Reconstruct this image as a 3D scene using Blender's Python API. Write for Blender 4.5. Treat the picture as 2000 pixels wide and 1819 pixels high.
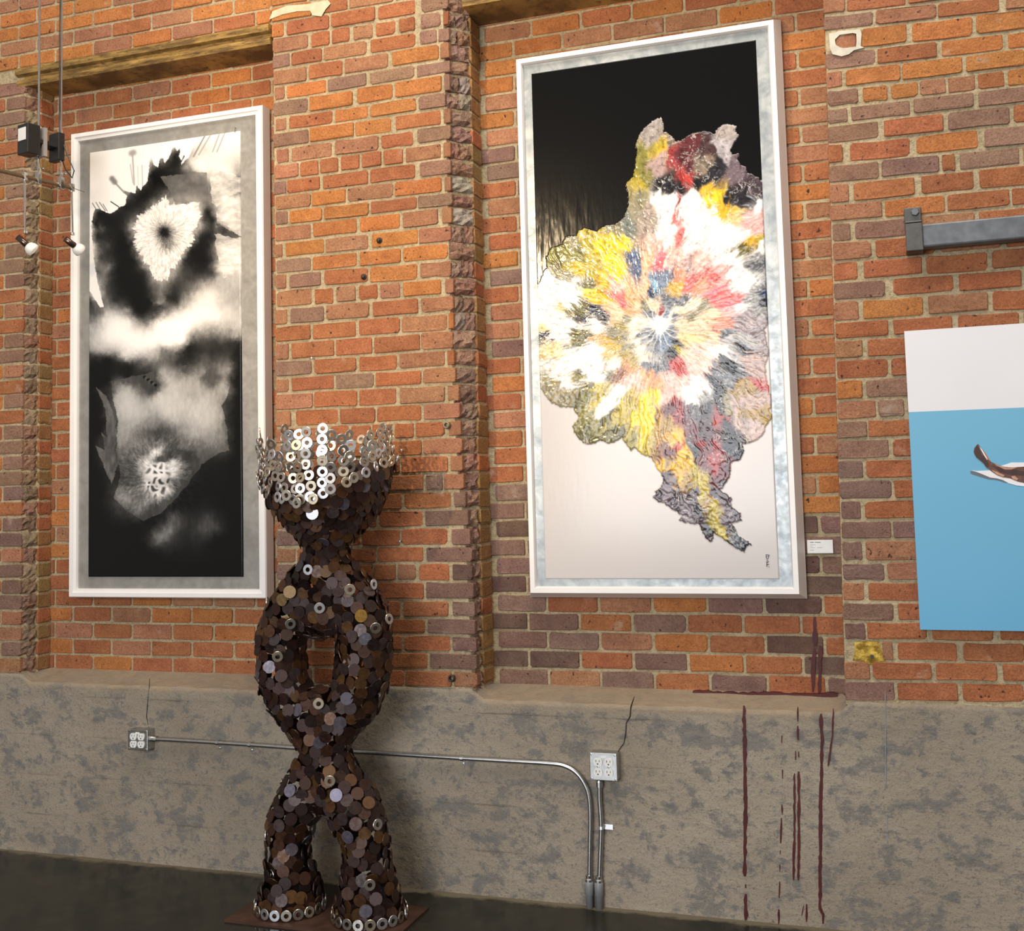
import bpy, bmesh, math, random
import numpy as np
from mathutils import Vector, Matrix
for o in list(bpy.data.objects): bpy.data.objects.remove(o, do_unlink=True)
SC = bpy.context.scene
COL = SC.collection
random.seed(7)
RNG = np.random.default_rng(7)

# ------------------------------------------------------------------ camera
F, W, H, PY = 2200.0, 2000.0, 1819.0, -120.74
CAM = np.array([2.0, -4.0394, 1.4933])
RM = np.array([[0.94596724, -0.32046594, 0.04947281],     # columns: right, forward, up
               [0.32323892, 0.94405349, -0.0654187],
               [-0.02574051, 0.07787549, 0.99663074]])
cd = bpy.data.cameras.new('camera'); cam = bpy.data.objects.new('camera', cd); COL.objects.link(cam)
cd.sensor_fit = 'HORIZONTAL'; cd.sensor_width = 36.0; cd.lens = F / W * 36.0
cd.shift_y = PY / W; cd.clip_start = 0.05; cd.clip_end = 60
m = Matrix.Identity(4)
for i in range(3):
    m[i][0] = RM[i, 0]; m[i][1] = RM[i, 2]; m[i][2] = -RM[i, 1]; m[i][3] = CAM[i]
cam.matrix_world = m
SC.camera = cam

# ------------------------------------------------------------------ world and lights
world = bpy.data.worlds.new('world'); SC.world = world; world.use_nodes = True
bg = world.node_tree.nodes['Background']
bg.inputs[0].default_value = (1.0, 0.90, 0.80, 1); bg.inputs[1].default_value = 0.40

def aim(o, target):
    o.rotation_euler = (Vector(target) - o.location).to_track_quat('-Z', 'Y').to_euler()

def area(name, loc, target, sx, sy, power, col):
    l = bpy.data.lights.new(name, 'AREA'); l.shape = 'RECTANGLE'; l.size = sx; l.size_y = sy
    l.energy = power; l.color = col
    o = bpy.data.objects.new(name, l); COL.objects.link(o); o.location = loc; aim(o, target); return o

def spot(name, loc, target, power, col, ang, blend, rad):
    l = bpy.data.lights.new(name, 'SPOT'); l.energy = power; l.color = col
    l.spot_size = math.radians(ang); l.spot_blend = blend; l.shadow_soft_size = rad
    o = bpy.data.objects.new(name, l); COL.objects.link(o); o.location = loc; aim(o, target); return o

area('window_daylight', (0.2, -7.5, 2.2), (0.7, 0, 1.2), 3.0, 2.4, 318, (0.93, 0.96, 1.0))
area('ceiling_light', (1.4, -1.9, 5.8), (1.1, 0.0, 1.7), 3.5, 1.4, 185, (1.0, 0.92, 0.80))
spot('gallery_spotlight', (-0.78, -4.4, 3.25), (0.30, 0, 2.75), 440, (1.0, 0.75, 0.45), 42, 0.6, 0.045)
spot('added_warm_spot_left', (0.9, -4.4, 3.3), (-1.65, 0, 2.75), 270, (1.0, 0.76, 0.46), 38, 0.9, 0.16)  # added warm spot, set right so the transformer's shadow misses the left painting

VS = SC.view_settings
VS.view_transform = 'Standard'; VS.look = 'None'; VS.gamma = 1.0; VS.exposure = 0.0; VS.use_curve_mapping = False

# ------------------------------------------------------------------ photogrammetry helpers: pixel <-> known plane
def _ray(x, y):
    u = (x - W / 2) / F; v = (y - H / 2 - PY) / F
    return RM[:, 0] * u + RM[:, 1] - RM[:, 2] * v
def at(x, y, Y=0.0):
    d = _ray(x, y); return CAM + d * ((Y - CAM[1]) / d[1])
def atZ(x, y, Z):
    d = _ray(x, y); return CAM + d * ((Z - CAM[2]) / d[2])
def proj(P):
    q = (np.asarray(P, float) - CAM) @ RM
    return W / 2 + F * q[0] / q[1], H / 2 + PY - F * q[2] / q[1]
def xat(px, z, Y=0.0):
    y = 900.0
    for _ in range(8):
        p = at(px, y, Y); y += (p[2] - z) * 520.0
    return at(px, y, Y)[0]

# ------------------------------------------------------------------ mesh helpers
def link(o, parent=None):
    COL.objects.link(o)
    if parent is not None: o.parent = parent
    return o
def mk(name, v, f, mat=None, parent=None, smooth=False):
    me = bpy.data.meshes.new(name); me.from_pydata([tuple(map(float, p)) for p in v], [], f)
    me.validate(); me.update()
    if mat: me.materials.append(mat)
    if smooth: me.polygons.foreach_set('use_smooth', [True] * len(me.polygons))
    return link(bpy.data.objects.new(name, me), parent)
class MB:
    """collects simple solids, then links them as one mesh"""
    def __init__(s): s.v = []; s.f = []
    def add(s, v, f):
        n = len(s.v); s.v += [tuple(p) for p in v]; s.f += [tuple(i + n for i in q) for q in f]; return s
    def box(s, x0, x1, y0, y1, z0, z1):
        v = [(x, y, z) for x in (x0, x1) for y in (y0, y1) for z in (z0, z1)]
        return s.add(v, [(0, 1, 3, 2), (4, 6, 7, 5), (0, 4, 5, 1), (2, 3, 7, 6), (0, 2, 6, 4), (1, 5, 7, 3)])
    def tube(s, pts, r, n=10, cap=True):
        pts = [Vector(p) for p in pts]; rs = r if isinstance(r, (list, tuple)) else [r] * len(pts)
        up = None; rings = []
        for i, p in enumerate(pts):
            t = (pts[min(i + 1, len(pts) - 1)] - pts[max(i - 1, 0)]).normalized()
            if up is None:
                up = t.orthogonal().normalized()
            a = (up - t * up.dot(t)).normalized(); b = t.cross(a); up = a
            rings.append([p + (a * math.cos(2 * math.pi * k / n) + b * math.sin(2 * math.pi * k / n)) * rs[i] for k in range(n)])
        v = [q for rg in rings for q in rg]; f = []
        for i in range(len(pts) - 1):
            for k in range(n):
                f.append((i * n + k, i * n + (k + 1) % n, (i + 1) * n + (k + 1) % n, (i + 1) * n + k))
        if cap: f += [tuple(reversed(range(n))), tuple(range((len(pts) - 1) * n, len(pts) * n))]
        return s.add(v, f)
    def lathe(s, prof, c, axis, n=20):
        axis = Vector(axis).normalized(); a = axis.orthogonal().normalized(); b = axis.cross(a); c = Vector(c)
        v = []; f = []
        for r, h in prof:
            for k in range(n):
                an = 2 * math.pi * k / n; v.append(c + axis * h + (a * math.cos(an) + b * math.sin(an)) * r)
        for i in range(len(prof) - 1):
            for k in range(n): f.append((i * n + k, i * n + (k + 1) % n, (i + 1) * n + (k + 1) % n, (i + 1) * n + k))
        return s.add(v, f)
    def poly(s, pts, off):
        """prism: polygon pts (3d list) extruded by vector off"""
        n = len(pts); o = np.array(off, float)
        v = [np.array(p, float) for p in pts] + [np.array(p, float) + o for p in pts]
        f = [tuple(range(n)), tuple(reversed(range(n, 2 * n)))] + [(i, i + n, (i + 1) % n + n, (i + 1) % n) for i in range(n)]
        return s.add(v, f)
    def build(s, name, mat, parent=None, smooth=False, bevel=0):
        o = mk(name, s.v, s.f, mat, parent, smooth)
        bm = bmesh.new(); bm.from_mesh(o.data); bmesh.ops.recalc_face_normals(bm, faces=bm.faces)
        if bevel: bmesh.ops.bevel(bm, geom=[e for e in bm.edges if len(e.link_faces) == 2 and e.calc_face_angle(0) > .5], offset=bevel, segments=2, affect='EDGES', profile=.5)
        bm.to_mesh(o.data); bm.free()
        if smooth:
            o.data.polygons.foreach_set('use_smooth', [True] * len(o.data.polygons))
        return o
def empty(name, loc=(0, 0, 0)):
    o = bpy.data.objects.new(name, None); o.location = loc; o.empty_display_size = .05; return link(o)
def tag(o, label, cat, group=None):
    o['label'] = label; o['category'] = cat
    if group: o['group'] = group
    return o
def structure(o, label=None):
    o['kind'] = 'structure'
    if label: o['label'] = label
    return o
def rel(o, root):
    """keep an object built in world space where it is when its parent stands at root"""
    o.parent = root; o.matrix_parent_inverse = Matrix.Translation(-Vector(root.location)); return o

# ------------------------------------------------------------------ materials
class N:
    def __init__(s, name):
        s.m = bpy.data.materials.new(name); s.m.use_nodes = True; s.t = s.m.node_tree; s.b = s.t.nodes['Principled BSDF']
    def n(s, kind, **kw):
        nd = s.t.nodes.new('ShaderNode' + kind)
        for k, v in kw.items(): setattr(nd, k, v)
        return nd
    def l(s, a, b): s.t.links.new(a, b)
    def coord(s, kind='Object', scale=(1, 1, 1), rnd=False):
        tc = s.n('TexCoord'); mp = s.n('Mapping'); mp.inputs['Scale'].default_value = scale
        if rnd:
            oi = s.n('ObjectInfo'); mu = s.n('VectorMath', operation='MULTIPLY_ADD')
            s.l(oi.outputs['Location'], mu.inputs[0]); mu.inputs[1].default_value = (3.7, 5.1, 7.3)
            s.l(tc.outputs[kind], mu.inputs[2]); s.l(mu.outputs[0], mp.inputs[0])
        else: s.l(tc.outputs[kind], mp.inputs[0])
        return mp.outputs[0]
    def noise(s, vec, scale, detail=4, rough=.55, dist=0):
        nd = s.n('TexNoise'); nd.inputs['Scale'].default_value = scale; nd.inputs['Detail'].default_value = detail
        nd.inputs['Roughness'].default_value = rough; nd.inputs['Distortion'].default_value = dist
        s.l(vec, nd.inputs['Vector']); return nd.outputs[0]
    def ramp(s, fac, stops, interp='LINEAR'):
        r = s.n('ValToRGB'); r.color_ramp.interpolation = interp; e = r.color_ramp.elements
        while len(e) < len(stops): e.new(.5)
        for q, (p, c) in zip(e, stops):
            q.position = p; q.color = (c, c, c, 1) if isinstance(c, (int, float)) else (*c, 1)
        s.l(fac, r.inputs[0]); return r.outputs[0]
    def mix(s, fac, a, b, mode='MIX'):
        x = s.n('MixRGB', blend_type=mode)
        for i, q in enumerate((fac, a, b)):
            if isinstance(q, (int, float)): x.inputs[i].default_value = q if i == 0 else (q, q, q, 1)
            elif isinstance(q, tuple): x.inputs[i].default_value = (*q, 1)
            else: s.l(q, x.inputs[i])
        return x.outputs[0]
    def bump(s, h, strength, dist=.004, prev=None):
        b = s.n('Bump'); b.inputs['Strength'].default_value = strength; b.inputs['Distance'].default_value = dist
        s.l(h, b.inputs['Height'])
        if prev is not None: s.l(prev, b.inputs['Normal'])
        s.l(b.outputs[0], s.b.inputs['Normal']); return b.outputs[0]
    def done(s, col=None, rough=.7, metal=0., spec=.4, coat=0.):
        if col is not None:
            if isinstance(col, tuple): s.b.inputs['Base Color'].default_value = (*col, 1)
            else: s.l(col, s.b.inputs['Base Color'])
        if isinstance(rough, (int, float)): s.b.inputs['Roughness'].default_value = rough
        else: s.l(rough, s.b.inputs['Roughness'])
        s.b.inputs['Metallic'].default_value = metal; s.b.inputs['Specular IOR Level'].default_value = spec
        s.b.inputs['Coat Weight'].default_value = coat; s.b.inputs['Coat Roughness'].default_value = .12
        return s.m
def plain(name, col, rough=.6, metal=0., spec=.4, var=.12, sc=40, coat=0.):
    """a plain finish with a little procedural variation"""
    k = N(name); v = k.coord(); n = k.noise(v, sc, 3)
    c = k.mix(k.ramp(n, [(.3, 0.), (.7, 1.)]), tuple(x * (1 - var) for x in col), tuple(min(1, x * (1 + var)) for x in col))
    return k.done(c, rough, metal, spec, coat)

def m_brick():
    k = N('brick_clay'); v = k.coord('Object', rnd=True); oi = k.n('ObjectInfo'); base = oi.outputs['Color']
    n1 = k.noise(v, 14, 5, .6); n2 = k.noise(v, 120, 4, .7); n3 = k.noise(v, 55, 3, .5); n4 = k.noise(v, 9, 3)
    c = k.mix(k.ramp(n1, [(.25, 0.), (.75, 1.)]), k.mix(.36, base, (.14, .06, .04)), k.mix(.16, base, (.75, .42, .22)))
    c = k.mix(k.ramp(n2, [(.3, .8), (.62, 0.)]), c, k.mix(.6, c, (.10, .035, .02)))
    c = k.mix(k.ramp(n3, [(.27, 1.), (.34, 0.)]), c, (.06, .03, .025)); c = k.mix(k.ramp(k.noise(v, 230, 2, .6), [(.30, .8), (.36, 0.)]), c, (.09, .04, .03))          # kiln pits
    c = k.mix(k.ramp(n4, [(.66, 0.), (.78, .45)]), c, (.55, .46, .36))           # lime bloom
    k.bump(n2, 1., .004, k.bump(n1, .7, .008, k.bump(n3, .5, .004))); return k.done(c, .92, 0, .12)
def m_mortar():
    k = N('mortar'); v = k.coord(); n1 = k.noise(v, 5, 4); n2 = k.noise(v, 90, 4, .7)
    c = k.mix(k.ramp(n1, [(.3, 0.), (.7, 1.)]), (.37, .295, .180), (.52, .425, .270))
    c = k.mix(k.ramp(n2, [(.32, .75), (.55, 0.)]), c, (.21, .155, .09))
    k.bump(n2, .9, .006); return k.done(c, .95, 0, .15)
def m_rubble():
    k = N('broken_brick'); v = k.coord('Object', rnd=True); oi = k.n('ObjectInfo'); n1 = k.noise(v, 30, 5, .65); n2 = k.noise(v, 95, 4, .7)
    c = k.mix(k.ramp(n1, [(.35, 0.), (.65, 1.)]), k.mix(.5, oi.outputs['Color'], (.10, .05, .04)), oi.outputs['Color'])
    c = k.mix(k.ramp(n2, [(.52, 0.), (.66, .6)]), c, (.42, .36, .29)); c = k.mix(k.ramp(n2, [(.28, .8), (.38, 0.)]), c, (.05, .03, .025))
    k.bump(n2, 1., .012); return k.done(c, .95, 0, .15)
def m_concrete():
    k = N('old_concrete'); v = k.coord(); vs = k.coord(scale=(1, 1, 1.35))
    n1 = k.noise(v, 1.3, 4); n2 = k.noise(vs, 6.5, 8, .68, .3); n3 = k.noise(v, 60, 4, .7); n4 = k.noise(vs, 19, 6, .68, .3); n5 = k.noise(v, 150, 3, .6)
    c = k.mix(k.ramp(n1, [(.35, 0.), (.65, 1.)]), (.255, .212, .160), (.335, .285, .222))
    c = k.mix(k.ramp(k.mix(.12, k.mix(.32, n2, n4), n3), [(.505, 0.), (.555, .66)]), c, (.135, .134, .134))
    c = k.mix(k.ramp(n4, [(.55, 0.), (.64, .55)]), c, (.128, .128, .128))
    c = k.mix(k.ramp(n4, [(.22, .45), (.33, 0.)]), c, (.42, .37, .30))
    c = k.mix(k.ramp(n3, [(.30, .75), (.39, 0.)]), c, (.09, .07, .055)); c = k.mix(k.ramp(n5, [(.33, .5), (.45, 0.)]), c, (.13, .105, .08)); c = k.mix(k.ramp(n3, [(.66, 0.), (.76, .5)]), c, (.46, .41, .34))
    sx = k.n('SeparateXYZ'); k.l(v, sx.inputs[0])                                # seams left by the form boards
    wob = k.n('MixRGB'); wob.inputs[0].default_value = .012; k.l(sx.outputs[2], wob.inputs[1]); k.l(n4, wob.inputs[2])
    md = k.n('Math', operation='PINGPONG'); k.l(wob.outputs[0], md.inputs[0]); md.inputs[1].default_value = .083
    ln = k.ramp(md.outputs[0], [(.0, .75), (.0045, 0.)])
    lm = k.mix(1., ln, k.ramp(k.noise(k.coord(scale=(1, 1, .2)), 3, 3), [(.48, 0.), (.66, 1.)]), 'MULTIPLY')
    c = k.mix(lm, c, (.11, .09, .072))
    at_ = k.n('Attribute'); at_.attribute_name = 'dust'; c = k.mix(at_.outputs['Fac'], c, k.mix(k.ramp(n4, [(.4, 0.), (.6, 1.)]), (.27, .205, .14), (.36, .265, .17)))
    k.bump(n3, .55, .005, k.bump(n4, .5, .012, k.bump(lm, -.8, .004))); return k.done(c, .88, 0, .25)
def m_floor():
    k = N('polished_floor'); v = k.coord(); n1 = k.noise(v, 1.6, 5); n2 = k.noise(v, 9, 5, .65); n3 = k.noise(v, 45, 3)
    c = k.mix(k.ramp(n1, [(.3, 0.), (.7, 1.)]), (.010, .0095, .007), (.022, .020, .015))
    c = k.mix(k.ramp(n2, [(.5, 0.), (.62, .5)]), c, (.032, .029, .021))
    sx = k.n('SeparateXYZ'); k.l(v, sx.inputs[0])
    ed = k.n('Math', operation='MULTIPLY_ADD'); k.l(n2, ed.inputs[0]); ed.inputs[1].default_value = .10; k.l(sx.outputs[1], ed.inputs[2])
    edge = k.ramp(ed.outputs[0], [(.0, 0.), (.025, 1.)])                         # strip along the wall never ground smooth
    c = k.mix(edge, c, (.15, .125, .085))
    r = k.mix(edge, k.ramp(n1, [(.3, .10), (.7, .24)]), .8); k.bump(n3, .02, .002)
    return k.done(c, r, 0, .22)
BRICK, MORTAR, RUBBLE, CONCRETE, FLOOR = m_brick(), m_mortar(), m_rubble(), m_concrete(), m_floor()
def m_leaf(name, a, b, metal):
    k = N(name); v = k.coord(); n1 = k.noise(v, 13, 5, .6, .6); n2 = k.noise(v, 45, 3)
    c = k.mix(k.ramp(n1, [(.35, 0.), (.65, 1.)]), a, b); k.bump(n1, .25, .003)
    return k.done(c, k.ramp(n2, [(.3, .30), (.7, .46)]), metal, .5)
SILVER = m_leaf('silver_leaf', (.22, .25, .27), (.42, .44, .44), .35)
PEWTER = m_leaf('pewter_leaf', (.30, .285, .26), (.40, .38, .35), .45)
WHITE = plain('white_lacquer', (.83, .79, .76), .42, 0, .5, .03, 8)
STEEL = plain('galvanized_steel', (.50, .50, .50), .30, 1., .5, .10, 60)
WASHER = plain('zinc_washer', (.54, .51, .46), .32, 1., .5, .12, 55)
WHITEP = plain('white_plastic', (.74, .73, .70), .45, 0, .5, .03)
BLACKP = plain('black_plastic', (.012, .012, .013), .4, 0, .5, .2)
DARKSTEEL = plain('dark_steel', (.125, .132, .145), .42, .2, .5, .25, 25)
GREYPVC = plain('grey_pipe', (.20, .205, .21), .45, 0, .5, .08)
RUSTPLATE = plain('rusty_plate', (.060, .026, .015), .62, .2, .4, .35, 14)
INK = plain('ink', (.015, .013, .014), .6)
GREYINK = plain('grey_print', (.28, .27, .28), .7)
REDPAINT = plain('oxblood_paint', (.068, .009, .0085), .5, 0, .3, .25, 30)
CRACK = plain('crack', (.022, .017, .013), .95)
def m_attr(name, rough, spec, coat, bumpn=0.):
    k = N(name); a = k.n('Attribute'); a.attribute_name = 'pigment'
    if bumpn:
        v = k.coord(scale=(1, 1, .35)); n = k.noise(v, 60, 5, .65, .5); k.bump(n, bumpn, .004)
    return k.done(a.outputs['Color'], rough, 0, spec, coat)
def m_disc(kind):
    k = N('rusted_steel_' + kind); v = k.coord('Object', rnd=(kind == 'single'))
    if kind == 'single': base = k.n('ObjectInfo').outputs['Color']
    else:
        a = k.n('Attribute'); a.attribute_name = 'pigment'; base = a.outputs['Color']
    n = k.noise(v, 70, 4, .6); c = k.mix(k.ramp(n, [(.35, 0.), (.7, 1.)]), k.mix(.4, base, (.01, .006, .004)), base)
    k.bump(n, .15, .002); return k.done(c, k.ramp(n, [(.3, .34), (.7, .58)]), .45, .5)
DISC1, DISCN = m_disc('single'), m_disc('layer')
# ------------------------------------------------------------------ brickwork
SW, SH, HW = .198, .057, .096
def brick_mesh(w, h, rough, seed):
    r = random.Random(seed); hx, hz = w / 2, h / 2
    c = [r.uniform(.002, .008) * rough for _ in range(4)]; j = lambda s: r.uniform(-s, s) * rough * 1.5
    out = [(-hx + c[0], -hz), (j(.02), -hz + j(.0015)), (hx - c[1], -hz + j(.001)), (hx, -hz + c[1]), (hx + j(.001), hz - c[2]), (hx - c[2], hz),
           (j(.02), hz + j(.002)), (-hx + c[3], hz + j(.001)), (-hx, hz - c[3]), (-hx + j(.001), -hz + c[0])]
    n = len(out); v = []
    for x, z in out: v.append((x, .032, z))
    for x, z in out: v.append((x, .0026, z))
    for x, z in out:
        L = r.uniform(.0012, .0030); v.append((x - math.copysign(L, x) if abs(x) > .3 * hx else x, j(.0007), z - math.copysign(L, z) if abs(z) > .5 * hz else z))
    f = [tuple(range(2 * n, 3 * n))]
    for i in range(n):
        k = (i + 1) % n; f += [(i, k, n + k, n + i), (n + i, n + k, 2 * n + k, 2 * n + i)]
    me = bpy.data.meshes.new('brick'); me.from_pydata(v, [], f); me.materials.append(BRICK); me.update(); return me
STR = [brick_mesh(SW, SH, 1. + .5 * (i % 3 == 0), i) for i in range(14)]
HDR = [brick_mesh(HW, SH, 1. + .4 * (i % 3 == 0), 50 + i) for i in range(10)]
def chunk_mesh(w, h, seed):
    r = random.Random(seed); n = 5; v = []; f = []
    for a in range(n):
        for b in range(n):
            e = a in (0, n - 1) or b in (0, n - 1)
            v.append(((a / (n - 1) - .5) * w + r.uniform(-.004, .004), (.010 if e else 0) + r.uniform(-.009, .009), (b / (n - 1) - .5) * h + r.uniform(-.004, .004)))
    for a in range(n - 1):
        for b in range(n - 1): f.append((a * n + b, (a + 1) * n + b, (a + 1) * n + b + 1, a * n + b + 1))
    rim = [a * n for a in range(n)] + [(n - 1) * n + b for b in range(1, n)] + [a * n + n - 1 for a in range(n - 2, -1, -1)] + [b for b in range(n - 2, 0, -1)]
    m0 = len(v)
    for i in rim: v.append((v[i][0], .05, v[i][2]))
    for i in range(len(rim)): f.append((rim[i], m0 + i, m0 + (i + 1) % len(rim), rim[(i + 1) % len(rim)]))
    me = bpy.data.meshes.new('broken_brick'); me.from_pydata(v, [], f); me.materials.append(RUBBLE); me.update(); return me
CHK = [chunk_mesh(.10, .062, 90 + i) for i in range(10)]

PAL = {'o': (.54, .195, .052), 'r': (.42, .140, .058), 's': (.41, .190, .105), 'p': (.28, .175, .130), 'v': (.205, .135, .122), 'd': (.095, .075, .072),
       'g': (.33, .190, .070), 'l': (.285, .210, .075)}
def jit(c, a=.12):
    k = 1 + random.uniform(-a, a); return (c[0] * k * random.uniform(.95, 1.05), c[1] * k * random.uniform(.93, 1.07), c[2] * k * random.uniform(.92, 1.08), 1)
def put(me, wall, loc, scale, rot, col, name='brick'):
    o = bpy.data.objects.new(name, me); o.location = loc; o.scale = scale; o.rotation_euler = rot; o.color = col
    return link(o, wall)
def brick(wall, x0, x1, z0, z1, Y, c, tilt=0., proud=.004):
    w = x1 - x0
    if w < .02: return None
    big = w > .14; me = random.choice(STR if big else HDR); k = w / (SW if big else HW); h = z1 - z0 - .0105 + random.uniform(-.001, .001)
    if c == 'p' and (z0 + z1) / 2 < 1.55: c = 'v'
    return put(me, wall, ((x0 + x1) / 2, Y + random.uniform(-proud, proud * .5), (z0 + z1) / 2 + random.uniform(-.0012, .0012)), (k * random.choice((-1, 1)) if False else k, 1, h / SH),
               (0, -tilt + random.uniform(-.006, .006), 0), jit(PAL[c]))

# heights of the joints on the two piers, from the photograph
C0 = .0685
def zs(x, d): return {k: at(x, y, 0.)[2] for k, y in d.items()}
zr = zs(880, {0: 1345, 13: 888, 14: 854, 15: 820, 16: 786, 17: 749, 18: 716, 19: 682, 20: 645, 21: 609, 22: 575, 23: 542, 24: 506, 25: 472, 26: 438, 27: 403, 28: 374, 29: 340, 30: 308, 31: 274, 32: 242, 33: 209, 34: 178, 35: 142, 36: 114, 37: 80, 38: 50})
zr.update(zs(830, {1: 1309, 2: 1274, 3: 1240, 4: 1207, 5: 1172, 6: 1136, 7: 1100, 8: 1067, 9: 1031}))
zl = zs(537, {15: 836, 16: 803, 17: 769, 18: 738, 19: 706, 20: 670, 21: 637, 22: 603, 23: 567, 24: 536, 25: 506, 26: 474, 27: 442, 28: 413, 29: 383, 30: 353, 31: 322, 32: 290, 33: 258, 34: 230, 35: 198, 36: 168, 37: 136, 38: 106})
def fill(d, n):
    ks = sorted(d); out = list(np.interp(range(ks[-1] + 1), ks, [d[k] for k in ks]))
    while len(out) < n: out.append(out[-1] + C0)
    return out
ZMR = fill(zr, 50)
for k in range(15): zl[k] = ZMR[k] + (zl[15] - ZMR[15]) * k / 15
ZML = fill(zl, 50)
zp = zs(1650, {0: 1370, 1: 1329, 2: 1291, 3: 1251, 4: 1214, 5: 1176, 6: 1136, 7: 1098, 8: 1055})
zp.update(zs(1640, {9: 1017, 10: 978, 11: 938, 12: 899, 13: 859, 14: 821.6, 15: 782, 16: 742.5, 17: 703, 18: 664}))
zp.update(zs(1630, {19: 629, 20: 588, 21: 551, 22: 512, 23: 473, 24: 435, 25: 398, 26: 358}))
zp.update(zs(1618, {27: 322, 28: 282, 29: 244, 30: 211, 31: 175, 32: 138, 33: 102, 34: 60, 35: 28}))
ZPL = fill(zp, 46)
zq = zs(2000, {0: 1374, 1: 1334, 2: 1295, 3: 1254.6, 30: 166, 32: 93, 34: 16}); kq = sorted(zq)
DPR = np.interp(range(46), kq, [zq[k] - ZPL[k] for k in kq])
XML, XMR, XPL, XPR = -.394, .395, 1.81, 2.42
def zmid(k, x): t = (x - XML) / (XMR - XML); return ZML[k] * (1 - t) + ZMR[k] * t
def zpier(k, x): t = min(1.2, max(0, (x - XPL) / (XPR - XPL))); return ZPL[k] + DPR[k] * t

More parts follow.
